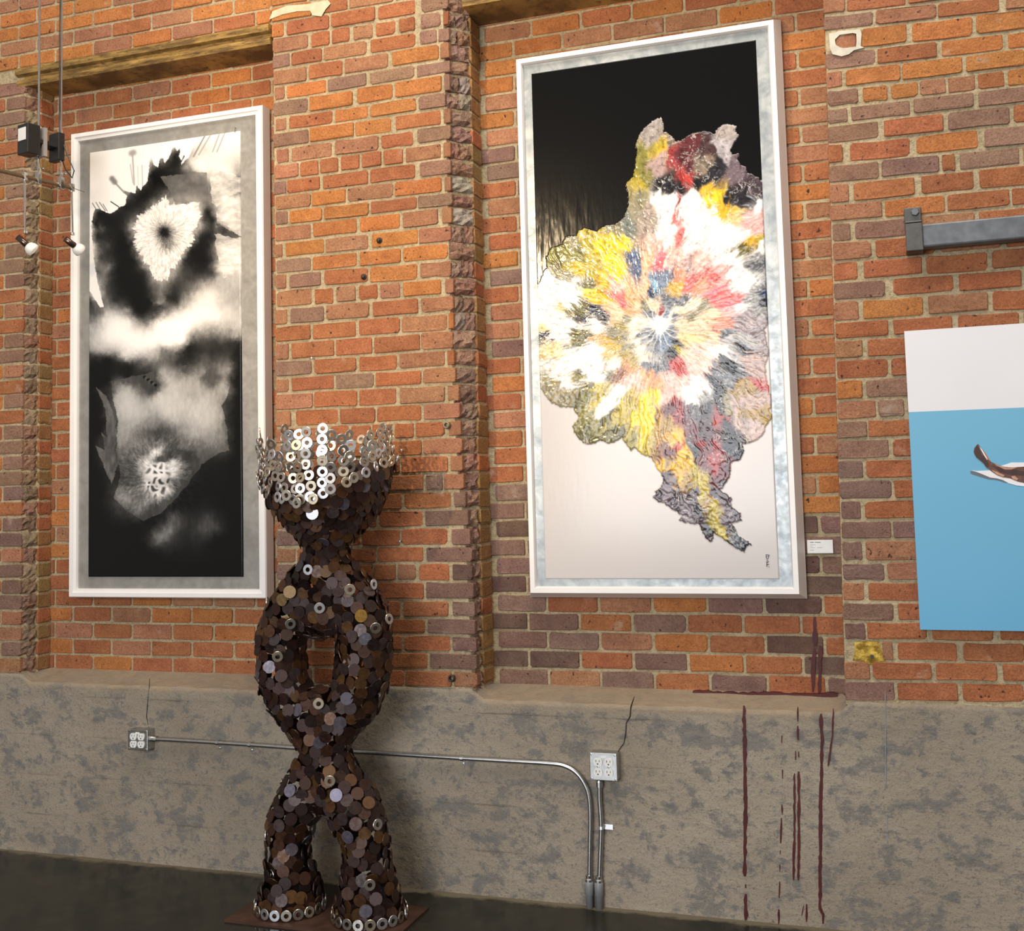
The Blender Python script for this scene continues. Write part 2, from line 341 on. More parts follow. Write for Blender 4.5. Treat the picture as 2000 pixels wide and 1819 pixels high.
def rows(txt):
    """'k ox s | x0 x1 c, x0 x1 c' : course number, crop origin and scale, bricks in crop pixels"""
    for ln in txt.strip().splitlines():
        a, b = ln.split('|'); k, ox, s = a.split(); out = []
        for q in b.split(','):
            q = q.split(); out.append((float(ox) + float(q[0]) / float(s), float(ox) + float(q[1]) / float(s), q[2]))
        yield int(k), out
MID = '''
41 520 5 | 40 400 o, 420 800 r, 820 1240 s, 1260 1480 r, 1510 1790 p
40 520 5 | 40 440 o, 560 790 r, 810 1240 s, 1260 1460 r, 1510 1800 p
39 520 5 | 30 165 o, 200 610 r, 635 1060 r, 1090 1450 r, 1510 1790 p
38 520 5 | 60 405 s, 440 615 r, 640 810 r, 850 1035 s, 1065 1255 r, 1295 1450 r, 1510 1700 p, 1730 1790 r
37 520 5 | 60 225 p, 245 540 r, 560 975 s, 1015 1450 r, 1500 1660 p, 1680 1790 p
36 520 5 | 75 390 s, 415 740 r, 765 1185 s, 1230 1680 o, 1700 1810 s
35 520 5 | 80 175 s, 200 580 o, 600 975 p, 1010 1440 p, 1470 1800 p
34 520 5 | 60 400 p, 425 840 o, 885 1230 o, 1260 1710 o, 1740 1800 p
33 520 5 | 90 190 s, 220 640 r, 670 985 o, 1015 1460 o, 1490 1750 p
32 520 5 | 60 410 p, 425 850 o, 865 1215 o, 1260 1700 r, 1730 1800 s
31 520 5 | 100 215 s, 245 635 s, 670 1090 s, 1120 1430 r, 1475 1800 p
30 520 5 | 85 310 s, 330 505 r, 525 700 r, 730 905 r, 935 1120 r, 1145 1330 r, 1360 1700 s, 1730 1800 s
29 520 5 | 60 190 p, 205 520 r, 555 990 r, 1015 1450 r, 1500 1800 p
28 520 5 | 90 430 s, 445 770 o, 790 1235 s, 1255 1710 o, 1740 1800 s
27 520 5 | 90 205 p, 230 540 o, 565 995 o, 1020 1465 r, 1480 1815 p
26 520 5 | 90 430 s, 455 880 o, 915 1300 o, 1335 1675 s, 1715 1810 s
25 520 5 | 80 155 s, 185 560 o, 580 990 s, 1030 1475 o, 1490 1800 s
24 520 5 | 100 430 p, 450 880 o, 915 1310 o, 1330 1770 o
23 520 5 | 95 190 s, 230 530 p, 565 990 r, 1010 1470 o, 1500 1800 s
22 520 5 | 100 440 s, 470 650 r, 685 870 s, 900 1085 r, 1110 1305 s, 1335 1705 o, 1750 1830 s
21 520 5 | 85 200 s, 235 560 p, 585 1000 s, 1040 1480 r, 1510 1830 s
20 520 5 | 90 430 r, 455 870 r, 905 1300 r, 1320 1760 s, 1780 1830 o
19 520 5 | 100 215 s, 245 660 r, 680 1030 r, 1055 1495 r, 1510 1820 s
18 520 5 | 85 440 p, 470 875 r, 905 1270 r, 1300 1740 s, 1765 1835 r
17 520 5 | 90 215 s, 245 655 r, 680 1045 p, 1065 1510 r, 1530 1845 s
16 520 5 | 90 450 s, 465 885 r, 905 1265 r, 1305 1740 s, 1770 1885 s
15 520 5 | 95 240 s, 285 695 r, 720 1060 r, 1080 1510 r, 1540 1890 s
14 520 5 | 95 205 s, 218 405 s, 420 590 s, 625 800 r, 830 1020 r, 1035 1225 r, 1255 1435 r, 1460 1740 r, 1780 1900 s
13 520 5 | 90 380 s, 410 760 r, 800 1140 r, 1170 1515 r, 1530 1910 s
12 520 5 | 90 230 s, 250 640 r, 660 880 r, 905 1300 r, 1320 1770 r, 1800 1930 s
11 520 5 | 70 400 s, 430 830 r, 850 1130 r, 1150 1530 r, 1560 1720 p, 1735 1950 s
10 520 5 | 80 300 p, 320 680 r, 700 920 r, 940 1320 r, 1345 1800 r, 1830 1970 p
9 660 5 | -600 -450 s, -430 -60 r, 0 370 r, 400 825 r, 850 1335 p
8 660 5 | -600 -250 p, -220 210 r, 240 600 r, 615 1065 r, 1110 1335 p
7 660 5 | -600 -420 s, -400 50 r, 80 365 r, 390 830 r, 860 1335 p
6 660 5 | -600 -300 p, -280 -90 r, -70 120 r, 145 335 r, 360 560 r, 585 760 s, 790 1085 r, 1120 1330 d
5 660 5 | -600 -490 s, -460 -60 r, -30 365 r, 385 835 r, 860 1335 p
4 660 5 | -600 -260 p, -230 160 r, 190 605 r, 645 1075 r, 1115 1340 p
3 660 5 | -600 -490 s, -460 -60 r, -30 370 r, 400 845 r, 880 1340 p
2 660 5 | -600 -260 p, -230 160 r, 190 620 r, 650 1095 r, 1115 1360 p
1 660 5 | -600 -490 s, -460 -40 r, -10 400 r, 430 870 r, 900 1360 p
0 660 5 | -600 -260 p, -230 170 r, 200 640 r, 665 1110 r, 1130 1360 s
'''
RGT = '''
35 1600 5 | 40 250 s, 272 840 r, 870 1480 r, 1510 2100 r
34 1600 5 | 45 520 p, 550 1140 s, 1160 1750 r, 1820 2400 s
33 1600 5 | 160 360 s, 415 850 o, 905 1490 o, 1530 2100 o
32 1600 5 | 60 545 p, 570 1145 r, 1195 1790 o, 1845 2400 o
31 1600 5 | 75 220 s, 260 790 o, 810 1395 o, 1435 2000 o
30 1600 5 | 75 380 p, 425 665 o, 700 960 o, 985 1235 s, 1260 1520 s, 1550 1805 r, 1840 2080 o
29 1600 5 | 60 275 p, 310 885 p, 925 1505 p, 1555 2100 p
28 1600 5 | 85 575 p, 635 1210 r, 1260 1855 p, 1900 2400 r
27 1600 5 | 90 230 r, 300 880 r, 950 1550 o, 1615 2200 p
26 1600 5 | 80 580 p, 610 1170 v, 1200 1325 r, 1375 1950 p, 1990 2400 s
25 1540 4.348 | 345 510 s, 555 1070 r, 1130 1570 r, 1620 2100 r
24 1540 4.348 | 355 795 s, 820 1325 o, 1350 1875 r, 1900 2400 r
23 1540 4.348 | 375 525 p, 565 1010 p, 1060 1580 s, 1620 2100 r
22 1540 4.348 | 390 705 s, 740 1240 r, 1290 1800 s, 1850 2300 r
21 1540 4.348 | 390 585 r, 640 1130 r, 1170 1685 r, 1730 2200 r
20 1540 4.348 | 385 815 p, 890 1400 r, 1450 1975 r, 2020 2500 s
19 1540 4.348 | 385 595 s, 635 1140 o, 1190 1690 s, 1735 2200 r
18 1540 4.348 | 400 845 r, 890 1390 r, 1440 1955 r, 2000 2500 r
17 1540 4.547 | 415 655 s, 705 1200 r, 1250 1750 r, 1800 2300 s
16 1540 4.547 | 430 880 r, 915 1400 r, 1450 1950 s, 2000 2500 r
15 1540 4.547 | 430 655 o, 690 1180 p, 1230 1730 r, 1780 2280 r
14 1540 4.547 | 435 775 s, 795 1025 p, 1060 1300 r, 1340 1580 r, 1620 1860 s, 1900 2140 r
13 1540 4.547 | 430 695 p, 710 1200 r, 1250 1750 r, 1800 2300 r
12 1540 4.547 | 440 890 p, 930 1400 r, 1450 1950 r, 2000 2500 s
11 1540 4.547 | 440 660 p, 690 1200 r, 1250 1750 r, 1800 2300 r
10 1540 4.547 | 450 915 p, 940 1400 r, 1450 1950 r, 2000 2500 r
9 1540 4.547 | 480 640 p, 680 1200 r, 1250 1750 s, 1800 2300 r
8 1540 4.547 | 490 910 p, 930 1400 p, 1450 1950 r, 2000 2500 r
7 1540 4.348 | 470 625 p, 660 1150 s, 1200 1700 r, 1750 2250 r
6 1540 4.348 | 460 815 p, 840 1200 s, 1250 1750 r, 1800 2300 r
5 1540 4.348 | 465 640 s, 680 1150 r, 1200 1700 r, 1750 2250 s
4 1540 4.348 | 465 890 p, 930 1400 r, 1450 1950 r, 2000 2500 r
3 1540 4.348 | 485 650 p, 670 1170 r, 1220 1735 r, 1800 2300 r
2 1540 4.348 | 800 885 s, 930 1430 r, 1485 2000 r, 2040 2540 r
1 1540 4.348 | 470 690 s, 715 1215 r, 1255 1770 r, 1825 2330 r
0 1540 4.348 | 460 900 p, 930 1440 r, 1480 2000 r, 2040 2540 r
'''
DL, DR = .15, .19                      # depth of the two bricked-up openings
XC, XLC = .463, -1.645                 # corners of the middle and the left pier
ZB = .754                              # top of the concrete under the piers
def xbreak(z):                          # where the face of the middle pier is hacked off
    return float(np.interp(z, [.75, 1.0, 1.3, 1.55, 1.85, 1.95, 2.3, 4.2], [.452, .446, .437, .412, .402, .396, .394, .39]))
def loft(name, zz, plan, mat=MORTAR):
    v = []; f = []
    for z in zz: v += [(x, y, z) for x, y in plan(z)]
    n = len(plan(zz[0]))
    for i in range(len(zz) - 1):
        for k in range(n): f.append((i * n + k, i * n + (k + 1) % n, (i + 1) * n + (k + 1) % n, (i + 1) * n + k))
    f += [tuple(reversed(range(n))), tuple(range((len(zz) - 1) * n, len(zz) * n))]
    return structure(mk(name, v, f, mat))
ZT = 4.15
mz = lambda z0, z1, n=20: list(np.linspace(z0, z1, n))
# middle pier
wm = loft('wall_middle_pier', mz(ZB - .01, ZT, 30), lambda z: [(XML + .004, .0045), (xbreak(z) - .012, .0045), (xbreak(z) - .004, .022), (XC - .016, .085 if z > 1.7 else .07), (XC - .0045, .095 if z > 1.7 else .08), (XC - .0045, .34), (XML + .004, .34)])
wm['label'] = 'brick pier between the two paintings with a hacked off right corner'
for k, bs in rows(MID):
    for a, b, c in bs:
        zc = (ZMR[k] + ZMR[k + 1]) / 2; xa, xb = xat(a, zc), xat(b, zc)
        xa = max(xa, XML); xb = min(xb, xbreak(zc) + .012)
        if xb - xa < .018: continue
        xm = (xa + xb) / 2; t = (zmid(k, xb) - zmid(k, xa)) / (xb - xa)
        brick(wm, xa, xb, zmid(k, xm), zmid(k + 1, xm), 0., c, math.atan(t))
for k in range(42, 48):
    x = XML
    while x < xbreak(3.5) - .03:
        w = min(.205, xbreak(3.5) - x); brick(wm, x, x + w - .01, ZMR[k], ZMR[k + 1], 0., random.choice('orsr')); x += w
for k in range(47):                                      # hacked corner and the return of the opening
    z0, z1 = ZMR[k], ZMR[k + 1]; zc = (z0 + z1) / 2; xb = xbreak(zc); dx = XC - xb; d1 = .074 if zc > 1.75 else .06
    L = math.hypot(dx, d1); an = math.atan2(d1, dx)
    n = 2 if random.random() < .55 and L > .09 else 1
    cuts = [0, random.uniform(.4, .6), 1] if n == 2 else [0, 1]
    for q in range(n):
        t = (cuts[q] + cuts[q + 1]) / 2; w = L * (cuts[q + 1] - cuts[q])
        put(random.choice(CHK), wm, (xb + dx * t, d1 * t + random.uniform(0, .008), zc + random.uniform(-.003, .003)), (w / .10 * 1.02, 1, (z1 - z0 - random.uniform(.002, .010)) / .062),
            (0, random.uniform(-.1, .1), an), jit(random.choice(((.36, .19, .13), (.30, .17, .13), (.38, .24, .17), (.44, .37, .30) if zc > 1.9 else (.26, .15, .11))), .15), 'broken_brick')
    y0 = d1 + .012
    o = put(random.choice(HDR), wm, (XC + random.uniform(-.003, .002), (y0 + DR - .006) / 2, zc), ((DR - .004 - y0) / HW, 1, (z1 - z0 - .009) / SH), (0, 0, math.pi / 2), jit(PAL[random.choice('gglr')], .18))
# right pier
wp = loft('wall_right_pier', mz(ZB - .01, ZT, 30), lambda z: [(float(np.interp(z, [.75, 3.1], [1.797, 1.836])), .0045), (3.25, .0045), (3.25, .34), (float(np.interp(z, [.75, 3.1], [1.797, 1.836])), .34)])
wp['label'] = 'brick pier at the right edge carrying the dark steel bar'
def xedge(z): return float(np.interp(z, [.75, 3.1], [1.795, 1.834]))
RB = dict(rows(RGT))
def hidden(a, b, z): return a > 2.13 and b < 2.80 and 1.09 < z < 1.91      # right behind the blue panel
for k in range(44):
    zc = (ZPL[k] + ZPL[k + 1]) / 2; last = xedge(zc)
    for a, b, c in RB.get(k, []):
        xa, xb = max(xat(a, zc), xedge(zc)), xat(b, zc)
        if k not in (33, 2) and last == xedge(zc): xa = min(xa, xedge(zc) + .006)
        xm = (xa + xb) / 2; t = (zpier(k, xb) - zpier(k, xa)) / max(.02, xb - xa)
        if hidden(xa, xb, zc): last = xb; continue
        brick(wp, xa, xb, zpier(k, xm), zpier(k + 1, xm), 0., c, math.atan(t)); last = xb
    x = last + .013 if k in RB else last + (.0 if k % 2 else .1)
    while x < 2.95:
        w = .196 + random.uniform(-.006, .006); hidden(x, x + w, zc) or brick(wp, x, x + w, zpier(k, 2.6), zpier(k + 1, 2.6), 0., random.choice('rrso')); x += w + .012
# right bricked-up opening
PAINT_R = (.626, 1.672, 1.083, 3.228); PAINT_L = (-1.487, -.490, 1.079, 3.170)
def infill(name, x0, x1, Y, zrow, ph, skip, colr, zt, label):
    w = structure(mk(name, *(lambda q: (q.v, q.f))(MB().box(x0, x1, Y + .0045, Y + .14, ZB - .1, ZT)), MORTAR), label)
    k = 0
    while zrow(k) < zt:
        z0, z1 = zrow(k), zrow(k + 1); L = .2075; x = x0 + ((ph[k % 2] - x0) % L) - L
        while x < x1:
            a, b = max(x + .0055, x0 + .004), min(x + L - .0055, x1 - .004)
            hid = a > skip[0] + .12 and b < skip[1] - .12 and z0 > skip[2] + .12 and z1 < skip[3] - .12
            if b - a > .02 and not hid: brick(w, a, b, z0, z1, Y, colr((a + b) / 2, z0, k), 0, .003)
            x += L
        k += 1
    return w
zz = [at(1237, y, DR)[2] for y in (1217, 1254, 1293, 1330)]; CR = (zz[0] - zz[3]) / 3; Z0R = zz[3] - CR / 2
phR = (at(1174, 1328, DR)[0], at(1237.5, 1293, DR)[0])
def colR(x, z, k):
    if z < 1.45 and x < .75: return random.choice('vvdv')
    if z < 1.35 and x > 1.62: return random.choice('vdr')
    if z < 1.2: return random.choice('rrosv') if x < 1.2 else random.choice('rrovo')
    if z > 2.9: return random.choice('osro')
    return random.choice('rosrr') if x > 1 else random.choice('rsorv')
wr = infill('wall_right_infill', XC - .01, 1.86, DR, lambda k: Z0R + CR * k, phR, PAINT_R, colR, 3.62, 'recessed brick infill behind the tall colourful painting')
zz = [at(293, y, DL)[2] for y in (1202, 1234.5, 1267, 1299)]; CL = (zz[0] - zz[3]) / 3; Z0L = zz[3] - CL / 2
phL = (at(257.8, 1294, DL)[0], at(217.3, 1264, DL)[0])
wl = infill('wall_left_infill', XLC - .01, XML + .012, DL, lambda k: Z0L + CL * k, phL, PAINT_L, lambda x, z, k: random.choice('rrorrs') if z < 2.6 else random.choice('orsro'), 3.40, 'recessed brick infill behind the black and white painting')
for k in range(43):                                       # jambs that face left
    zc = (ZPL[k] + ZPL[k + 1]) / 2; put(random.choice(HDR), wr, (xedge(zc) - .001, DR / 2 + .002, zc), ((DR - .014) / HW, 1, (ZPL[k + 1] - ZPL[k] - .0105) / SH), (0, 0, -math.pi / 2), jit(PAL[random.choice('rsgp')]))
    if k < 40: zc = (ZML[k] + ZML[k + 1]) / 2; put(random.choice(HDR), wl, (XML - .001, DL / 2 + .002, zc), ((DL - .014) / HW, 1, (ZML[k + 1] - ZML[k] - .0105) / SH), (0, 0, -math.pi / 2), jit(PAL[random.choice('rsgp')]))
# left pier with its hacked corner
def lp(z): return [(-3.1, .0045), (XLC - .042, .0045), (XLC - .036, .02), (XLC - .014, .065), (XLC - .0045, .075), (XLC - .0045, .34), (-3.1, .34)]
LZ0, LZ1 = at(293, 100, 0)[2], 0
LEDGE_T = at(290, 88, -.015)[2]                        # top of the old lintel
wq = loft('wall_left_pier', mz(ZB - .01, LEDGE_T - .0, 20), lp); wq['label'] = 'brick pier at the left edge with a crumbled corner'
k = 0; z = ZB
while z < LEDGE_T - .06:
    z1 = z + C0; zc = z + C0 / 2; xe = XLC - .033
    if k % 2: brick(wq, xe - .105, xe, z, z1, 0., random.choice('ppsp')); brick(wq, xe - .105 - .205, xe - .115, z, z1, 0., 'o' if random.random() < .5 else 'r')
    else: brick(wq, xe - .20, xe, z, z1, 0., random.choice('psppr')); brick(wq, xe - .31, xe - .212, z, z1, 0., random.choice('rs'))
    x = xe - .32
    while x > -2.7:
        brick(wq, x - .196, x, z, z1, 0., random.choice('rsop')); x -= .2075
    an = math.atan2(.055, .033); L = math.hypot(.055, .033)
    put(random.choice(CHK), wq, (XLC - .017, .030, zc), (L / .10 * 1.05, 1, (C0 - .004) / .062), (0, random.uniform(-.1, .1), an), jit(random.choice(((.33, .17, .11), (.40, .29, .18), (.28, .18, .11))), .15), 'broken_brick')
    y0 = .068
    put(random.choice(HDR), wq, (XLC, (y0 + DL - .005) / 2, zc), ((DL - .005 - y0) / HW, 1, (C0 - .010) / SH), (0, 0, math.pi / 2), jit(PAL[random.choice('ggrlr')], .18))
    z = z1; k += 1
# wall over the left lintel
wu = structure(mk('wall_upper_left', *(lambda q: (q.v, q.f))(MB().box(-3.1, XML + .004, .0045, .34, LEDGE_T, ZT)), MORTAR), 'brickwork above the old lintel at the upper left')
z = LEDGE_T + .004; k = 0
while z < 4.1:
    x = -2.75 + (.10 if k % 2 else 0)
    while x < XML - .03:
        b = min(x + .197, XML - .004); brick(wu, x, b, z, z + C0, 0., random.choice('orsoo')); x += .2075
    z += C0; k += 1
# old steel lintels
def lintel(name, x0, x1, zt, dep, label):
    pr = [(.0, zt + .004), (-.016, zt), (-.020, zt - .012), (-.016, zt - .030), (.004, zt - .036), (.010, zt - .046), (-.004, zt - .052), (-.008, zt - .066), (.0, zt - .082), (dep - .002, zt - .086), (dep - .002, zt + .004)]
    n = len(pr); v = [(x0, y, z) for y, z in pr] + [(x1, y, z) for y, z in pr]
    f = [tuple(reversed(range(n))), tuple(range(n, 2 * n))] + [(i, (i + 1) % n, n + (i + 1) % n, n + i) for i in range(n)]
    o = MB().add(v, f).build(name, LINTEL); return structure(o, label)
kk = N('gilded_lintel'); vv = kk.coord(scale=(1, 1, 6)); n1 = kk.noise(vv, 6, 5, .6); n2 = kk.noise(vv, 30, 4)
cc = kk.mix(kk.ramp(n1, [(.4, 0.), (.62, 1.)]), (.15, .085, .030), (.42, .26, .075)); cc = kk.mix(kk.ramp(n2, [(.55, 0.), (.7, .8)]), cc, (.07, .04, .02)); kk.bump(n2, .4, .004)
LINTEL = kk.done(cc, .6, .25, .4)
lintel('trim_1', XLC - .075, XML - .006, LEDGE_T, DL, 'weathered gold brown lintel above the black and white painting')
zt2 = at(965, 4, 0.)[2] + .085
lintel('trim_2', XC + .002, 1.83, zt2, DR, 'weathered brown lintel above the colourful painting')
wv = structure(mk('wall_upper_right', *(lambda q: (q.v, q.f))(MB().box(XC - .005, 1.835, .0045, .34, zt2, ZT)), MORTAR), 'brickwork above the lintel over the colourful painting')
z = zt2 + .004; k = 0
while z < 4.1:
    x = XC - .05 + (.10 if k % 2 else 0)
    while x < 1.80:
        b = min(x + .197, 1.83); brick(wv, max(x, XC), b, z, z + C0, 0., random.choice('orsoo')); x += .2075
    z += C0; k += 1

# ------------------------------------------------------------------ concrete base, floor
_P = RNG.permutation(512); _G = RNG.random(512)
def vnoise(x, y, seed=0):
    x = np.asarray(x, float) + seed * 17.31; y = np.asarray(y, float) + seed * 9.77
    xi = np.floor(x).astype(int); yi = np.floor(y).astype(int); xf = x - xi; yf = y - yi
    u = xf * xf * (3 - 2 * xf); v = yf * yf * (3 - 2 * yf)
    def g(a, b): return _G[(_P[(a % 512)] + b) % 512]
    return (g(xi, yi) * (1 - u) + g(xi + 1, yi) * u) * (1 - v) + (g(xi, yi + 1) * (1 - u) + g(xi + 1, yi + 1) * u) * v
def fbm(x, y, seed=0, o=4, gain=.5):
    s = 0.; a = 1.; t = 0.
    for i in range(o):
        s = s + a * vnoise(x * 2 ** i, y * 2 ** i, seed + i); t += a; a *= gain
    return s / t
ZSR, ZSL = at(1300, 1381, 0.)[2], at(250, 1340, 0.)[2]
nx = 520; xs = np.linspace(-3.1, 3.25, nx); nf = 46
def recess(x):                        # 1 inside an opening, with soft ends
    sm = lambda t: np.clip(t, 0, 1)
    r = sm((x - (XC - .03)) / .05) * sm((1.815 - x) / .04); l = sm((x - (XLC - .03)) / .05) * sm((XML + .02 - x) / .04); return r, l
rr, rl = recess(xs)
ztop = ZB - (ZB - ZSR) * rr - (ZB - ZSL) * rl
dep = .02 + (DR - .01) * rr + (DL - .01) * rl
zin = ZB + (Z0R + .012 - ZB) * rr + (Z0L + .012 - ZB) * rl
V = []; dust = []
for j in range(nf):
    z = ztop * j / (nf - 1)
    bd = np.floor(z / .166); off = .0035 * (vnoise(bd * 7.3, bd * 0 + 1.5, 3) - .5) * 2
    y = -.002 + off + .006 * (fbm(xs * 3, z * 5, 5) - .5) + .004 * (fbm(xs * 22, z * 26, 8) - .5)
    V += list(zip(xs, y, z)); dust += list(np.clip((z - (ztop - .035)) / .03, 0, 1) * (.35 + .55 * np.clip(rr + rl, 0, 1)) * np.clip(fbm(xs * 9, z * 30, 12) * 2.2 - .35, 0, 1))
for t in (.06, .2, .4, .65, .85, 1.):
    y = dep * t; z = ztop + (zin - ztop) * (t ** 1.15) + .010 * (fbm(xs * 14, xs * 0 + t * 5, 6) - .5) * (t < .95)
    V += list(zip(xs, y, z)); dust += list(np.clip(rr + rl, .25, 1) * .62 * np.clip(.5 + fbm(xs * 6, xs * 0 + t * 3, 14), 0, 1.2))
nr = nf + 6; FA = [(j * nx + i, j * nx + i + 1, (j + 1) * nx + i + 1, (j + 1) * nx + i) for j in range(nr - 1) for i in range(nx - 1)]
base = structure(mk('wall_base', V, FA, CONCRETE, None, True), 'stained board-formed concrete base under the brickwork')
at_ = base.data.attributes.new('dust', 'FLOAT', 'POINT'); at_.data.foreach_set('value', np.array(dust, 'f'))
fl = structure(mk('floor', *(lambda q: (q.v, q.f))(MB().box(-7, 8, -9.5, .05, -.12, 0)), FLOOR), 'dark polished concrete floor')
def strip(name, pts, w, mat, parent, off=-.0045, th=.003, jw=.35):
    """a run of paint, or a crack, lying on the concrete: jittered ribbon through pixel points"""
    m = MB(); P = []
    for (xa, ya), (xb, yb) in zip(pts[:-1], pts[1:]):
        n = max(1, int(math.hypot(xb - xa, yb - ya) / 9))
        P += [(xa + (xb - xa) * i / n, ya + (yb - ya) * i / n) for i in range(n)]
    P.append(pts[-1]); Lf = []; Rt = []
    for i, (x, y) in enumerate(P):
        a = P[max(i - 1, 0)]; b = P[min(i + 1, len(P) - 1)]; tx, ty = b[0] - a[0], b[1] - a[1]; L = math.hypot(tx, ty) or 1
        hw = w / 2 * (1 + random.uniform(-jw, jw)) * (.45 if i in (0, len(P) - 1) else 1); jx = random.uniform(-.25, .25) * w * .5
        Lf.append(at(x + ty / L * hw + jx, y - tx / L * hw, off)); Rt.append(at(x - ty / L * hw + jx, y + tx / L * hw, off))
    for i in range(len(P) - 1): m.poly([Lf[i], Lf[i + 1], Rt[i + 1], Rt[i]], (0, th, 0))
    return m.build(name, mat, parent)
def c6(*p): return [(1300 + x / 2.857, 1280 + y / 2.857) for x, y in p]
for pts, w in ((((437, 282), (441, 500), (446, 800), (442, 1235)), 6.5), (((447, 1280), (446, 1300)), 5), (((446, 1335), (448, 1480)), 6.5), (((648, 450), (648, 490)), 3), (((650, 640), (651, 690)), 4), (((649, 835), (650, 890)), 3),
               (((646, 910), (642, 1050)), 4), (((641, 1090), (640, 1112)), 3.5), (((638, 1172), (637, 1210)), 3.5), (((636, 1265), (633, 1355)), 3.5), (((632, 1420), (631, 1500)), 4.5), (((738, 290), (736, 370)), 3.5), (((737, 395), (739, 475)), 4.5),
               (((726, 535), (724, 585)), 3.5), (((742, 540), (742, 570)), 3.5), (((719, 660), (719, 1000), (713, 1255)), 4.2), (((743, 650), (743, 1100), (740, 1258)), 4.8), (((866, 328), (873, 480), (864, 900), (861, 1415), (880, 1450), (876, 1500)), 6),
               (((937, 298), (930, 450), (906, 620)), 3.4), (((786, 1390), (785, 1490)), 4), (((770, 1400), (758, 1455)), 2.6)):
    strip('paint_drip', c6(*pts), w, REDPAINT, base)
def c5(*p): return [(700 + x / 2.857, 1280 + y / 2.857) for x, y in p]
strip('crack', c5((1540, 230), (1520, 290), (1516, 342), (1494, 380), (1492, 440), (1480, 492), (1446, 540)), 1.8, CRACK, base, -.0040, .002)
strip('crack', [(292, 1326), (291, 1345), (288, 1372), (286, 1400), (289, 1416)], .8, CRACK, base, -.0040, .002)
CHALK = plain('chalk_blue', (.22, .25, .27), .9)
strip('chalk_line', [(1729, 1350), (1730, 1440), (1730, 1535)], 1.6, CHALK, base, -.0042, .002, .2)
strip('chalk_line', [(1732, 1590), (1733, 1650)], 1.5, CHALK, base, -.0042, .002, .2)
# ------------------------------------------------------------------ paintings
def homog(quad):
    """unit square (u right, v down) -> pixels"""
    src = [(0, 0), (1, 0), (1, 1), (0, 1)]; A = []; b = []
    for (u, v), (x, y) in zip(src, quad):
        A.append([u, v, 1, 0, 0, 0, -u * x, -v * x]); b.append(x); A.append([0, 0, 0, u, v, 1, -u * y, -v * y]); b.append(y)
    h = np.linalg.solve(np.array(A, float), np.array(b, float)); return np.append(h, 1).reshape(3, 3)
def inside(px, py, poly):
    r = np.zeros(px.shape, bool); n = len(poly); j = n - 1
    for i in range(n):
        xi, yi = poly[i]; xj, yj = poly[j]
        c = ((yi > py) != (yj > py)) & (px < (xj - xi) * (py - yi) / ((yj - yi) if yj != yi else 1e-9) + xi); r ^= c; j = i
    return r
def lin(c): c = np.asarray(c, float); return np.where(c <= .04045, c / 12.92, ((c + .055) / 1.055) ** 2.4)
A_ = lambda x, y: (980 + x / 2.934, y / 2.934)
B_ = lambda x, y: (980 + x / 2.934, 580 + y / 2.934)
HUE = {'gr': (160, 150, 145), 'gb': (135, 120, 105), 'pg': (175, 150, 145), 'ol': (128, 122, 62), 'oy': (180, 160, 60), 'og': (140, 132, 105), 'mv': (165, 148, 135), 'bg': (120, 125, 118), 'dr': (150, 60, 62), 'mr': (96, 48, 52), 'dm': (72, 52, 54),
       'rd': (172, 60, 56), 'lv': (176, 168, 172), 'dk': (42, 40, 46), 'pu': (112, 96, 104), 'dp': (72, 58, 66), 'bw': (95, 95, 100), 'ye': (238, 205, 45), 'yo': (225, 175, 50), 'bk': (28, 28, 32), 'wh': (250, 247, 242), 'vk': (228, 122, 118), 'pk': (240, 185, 172),
       'rw': (225, 170, 165), 'do': (98, 92, 48), 'bl': (80, 98, 132), 'pc': (240, 185, 145), 'op': (238, 160, 112), 'hp': (230, 118, 126), 'rp': (226, 112, 108), 'co': (236, 150, 120), 'lb': (150, 190, 215), 'db': (45, 55, 80), 'sp': (150, 150, 150), 'nv': (38, 38, 52),
       'bgp': (243, 228, 218), 'go': (205, 165, 70), 'go2': (165, 145, 75), 'ob': (200, 130, 70), 'sl': (96, 100, 108), 'sb': (110, 125, 148), 'ms': (150, 135, 138), 'sa': (235, 140, 115), 'be': (228, 200, 165), 'yb': (232, 200, 140), 'pp': (242, 198, 182), 'cr': (240, 225, 198),
       'sw': (175, 172, 172), 'br': (135, 85, 55), 'mm': (182, 158, 150), 'oo': (160, 128, 60)}
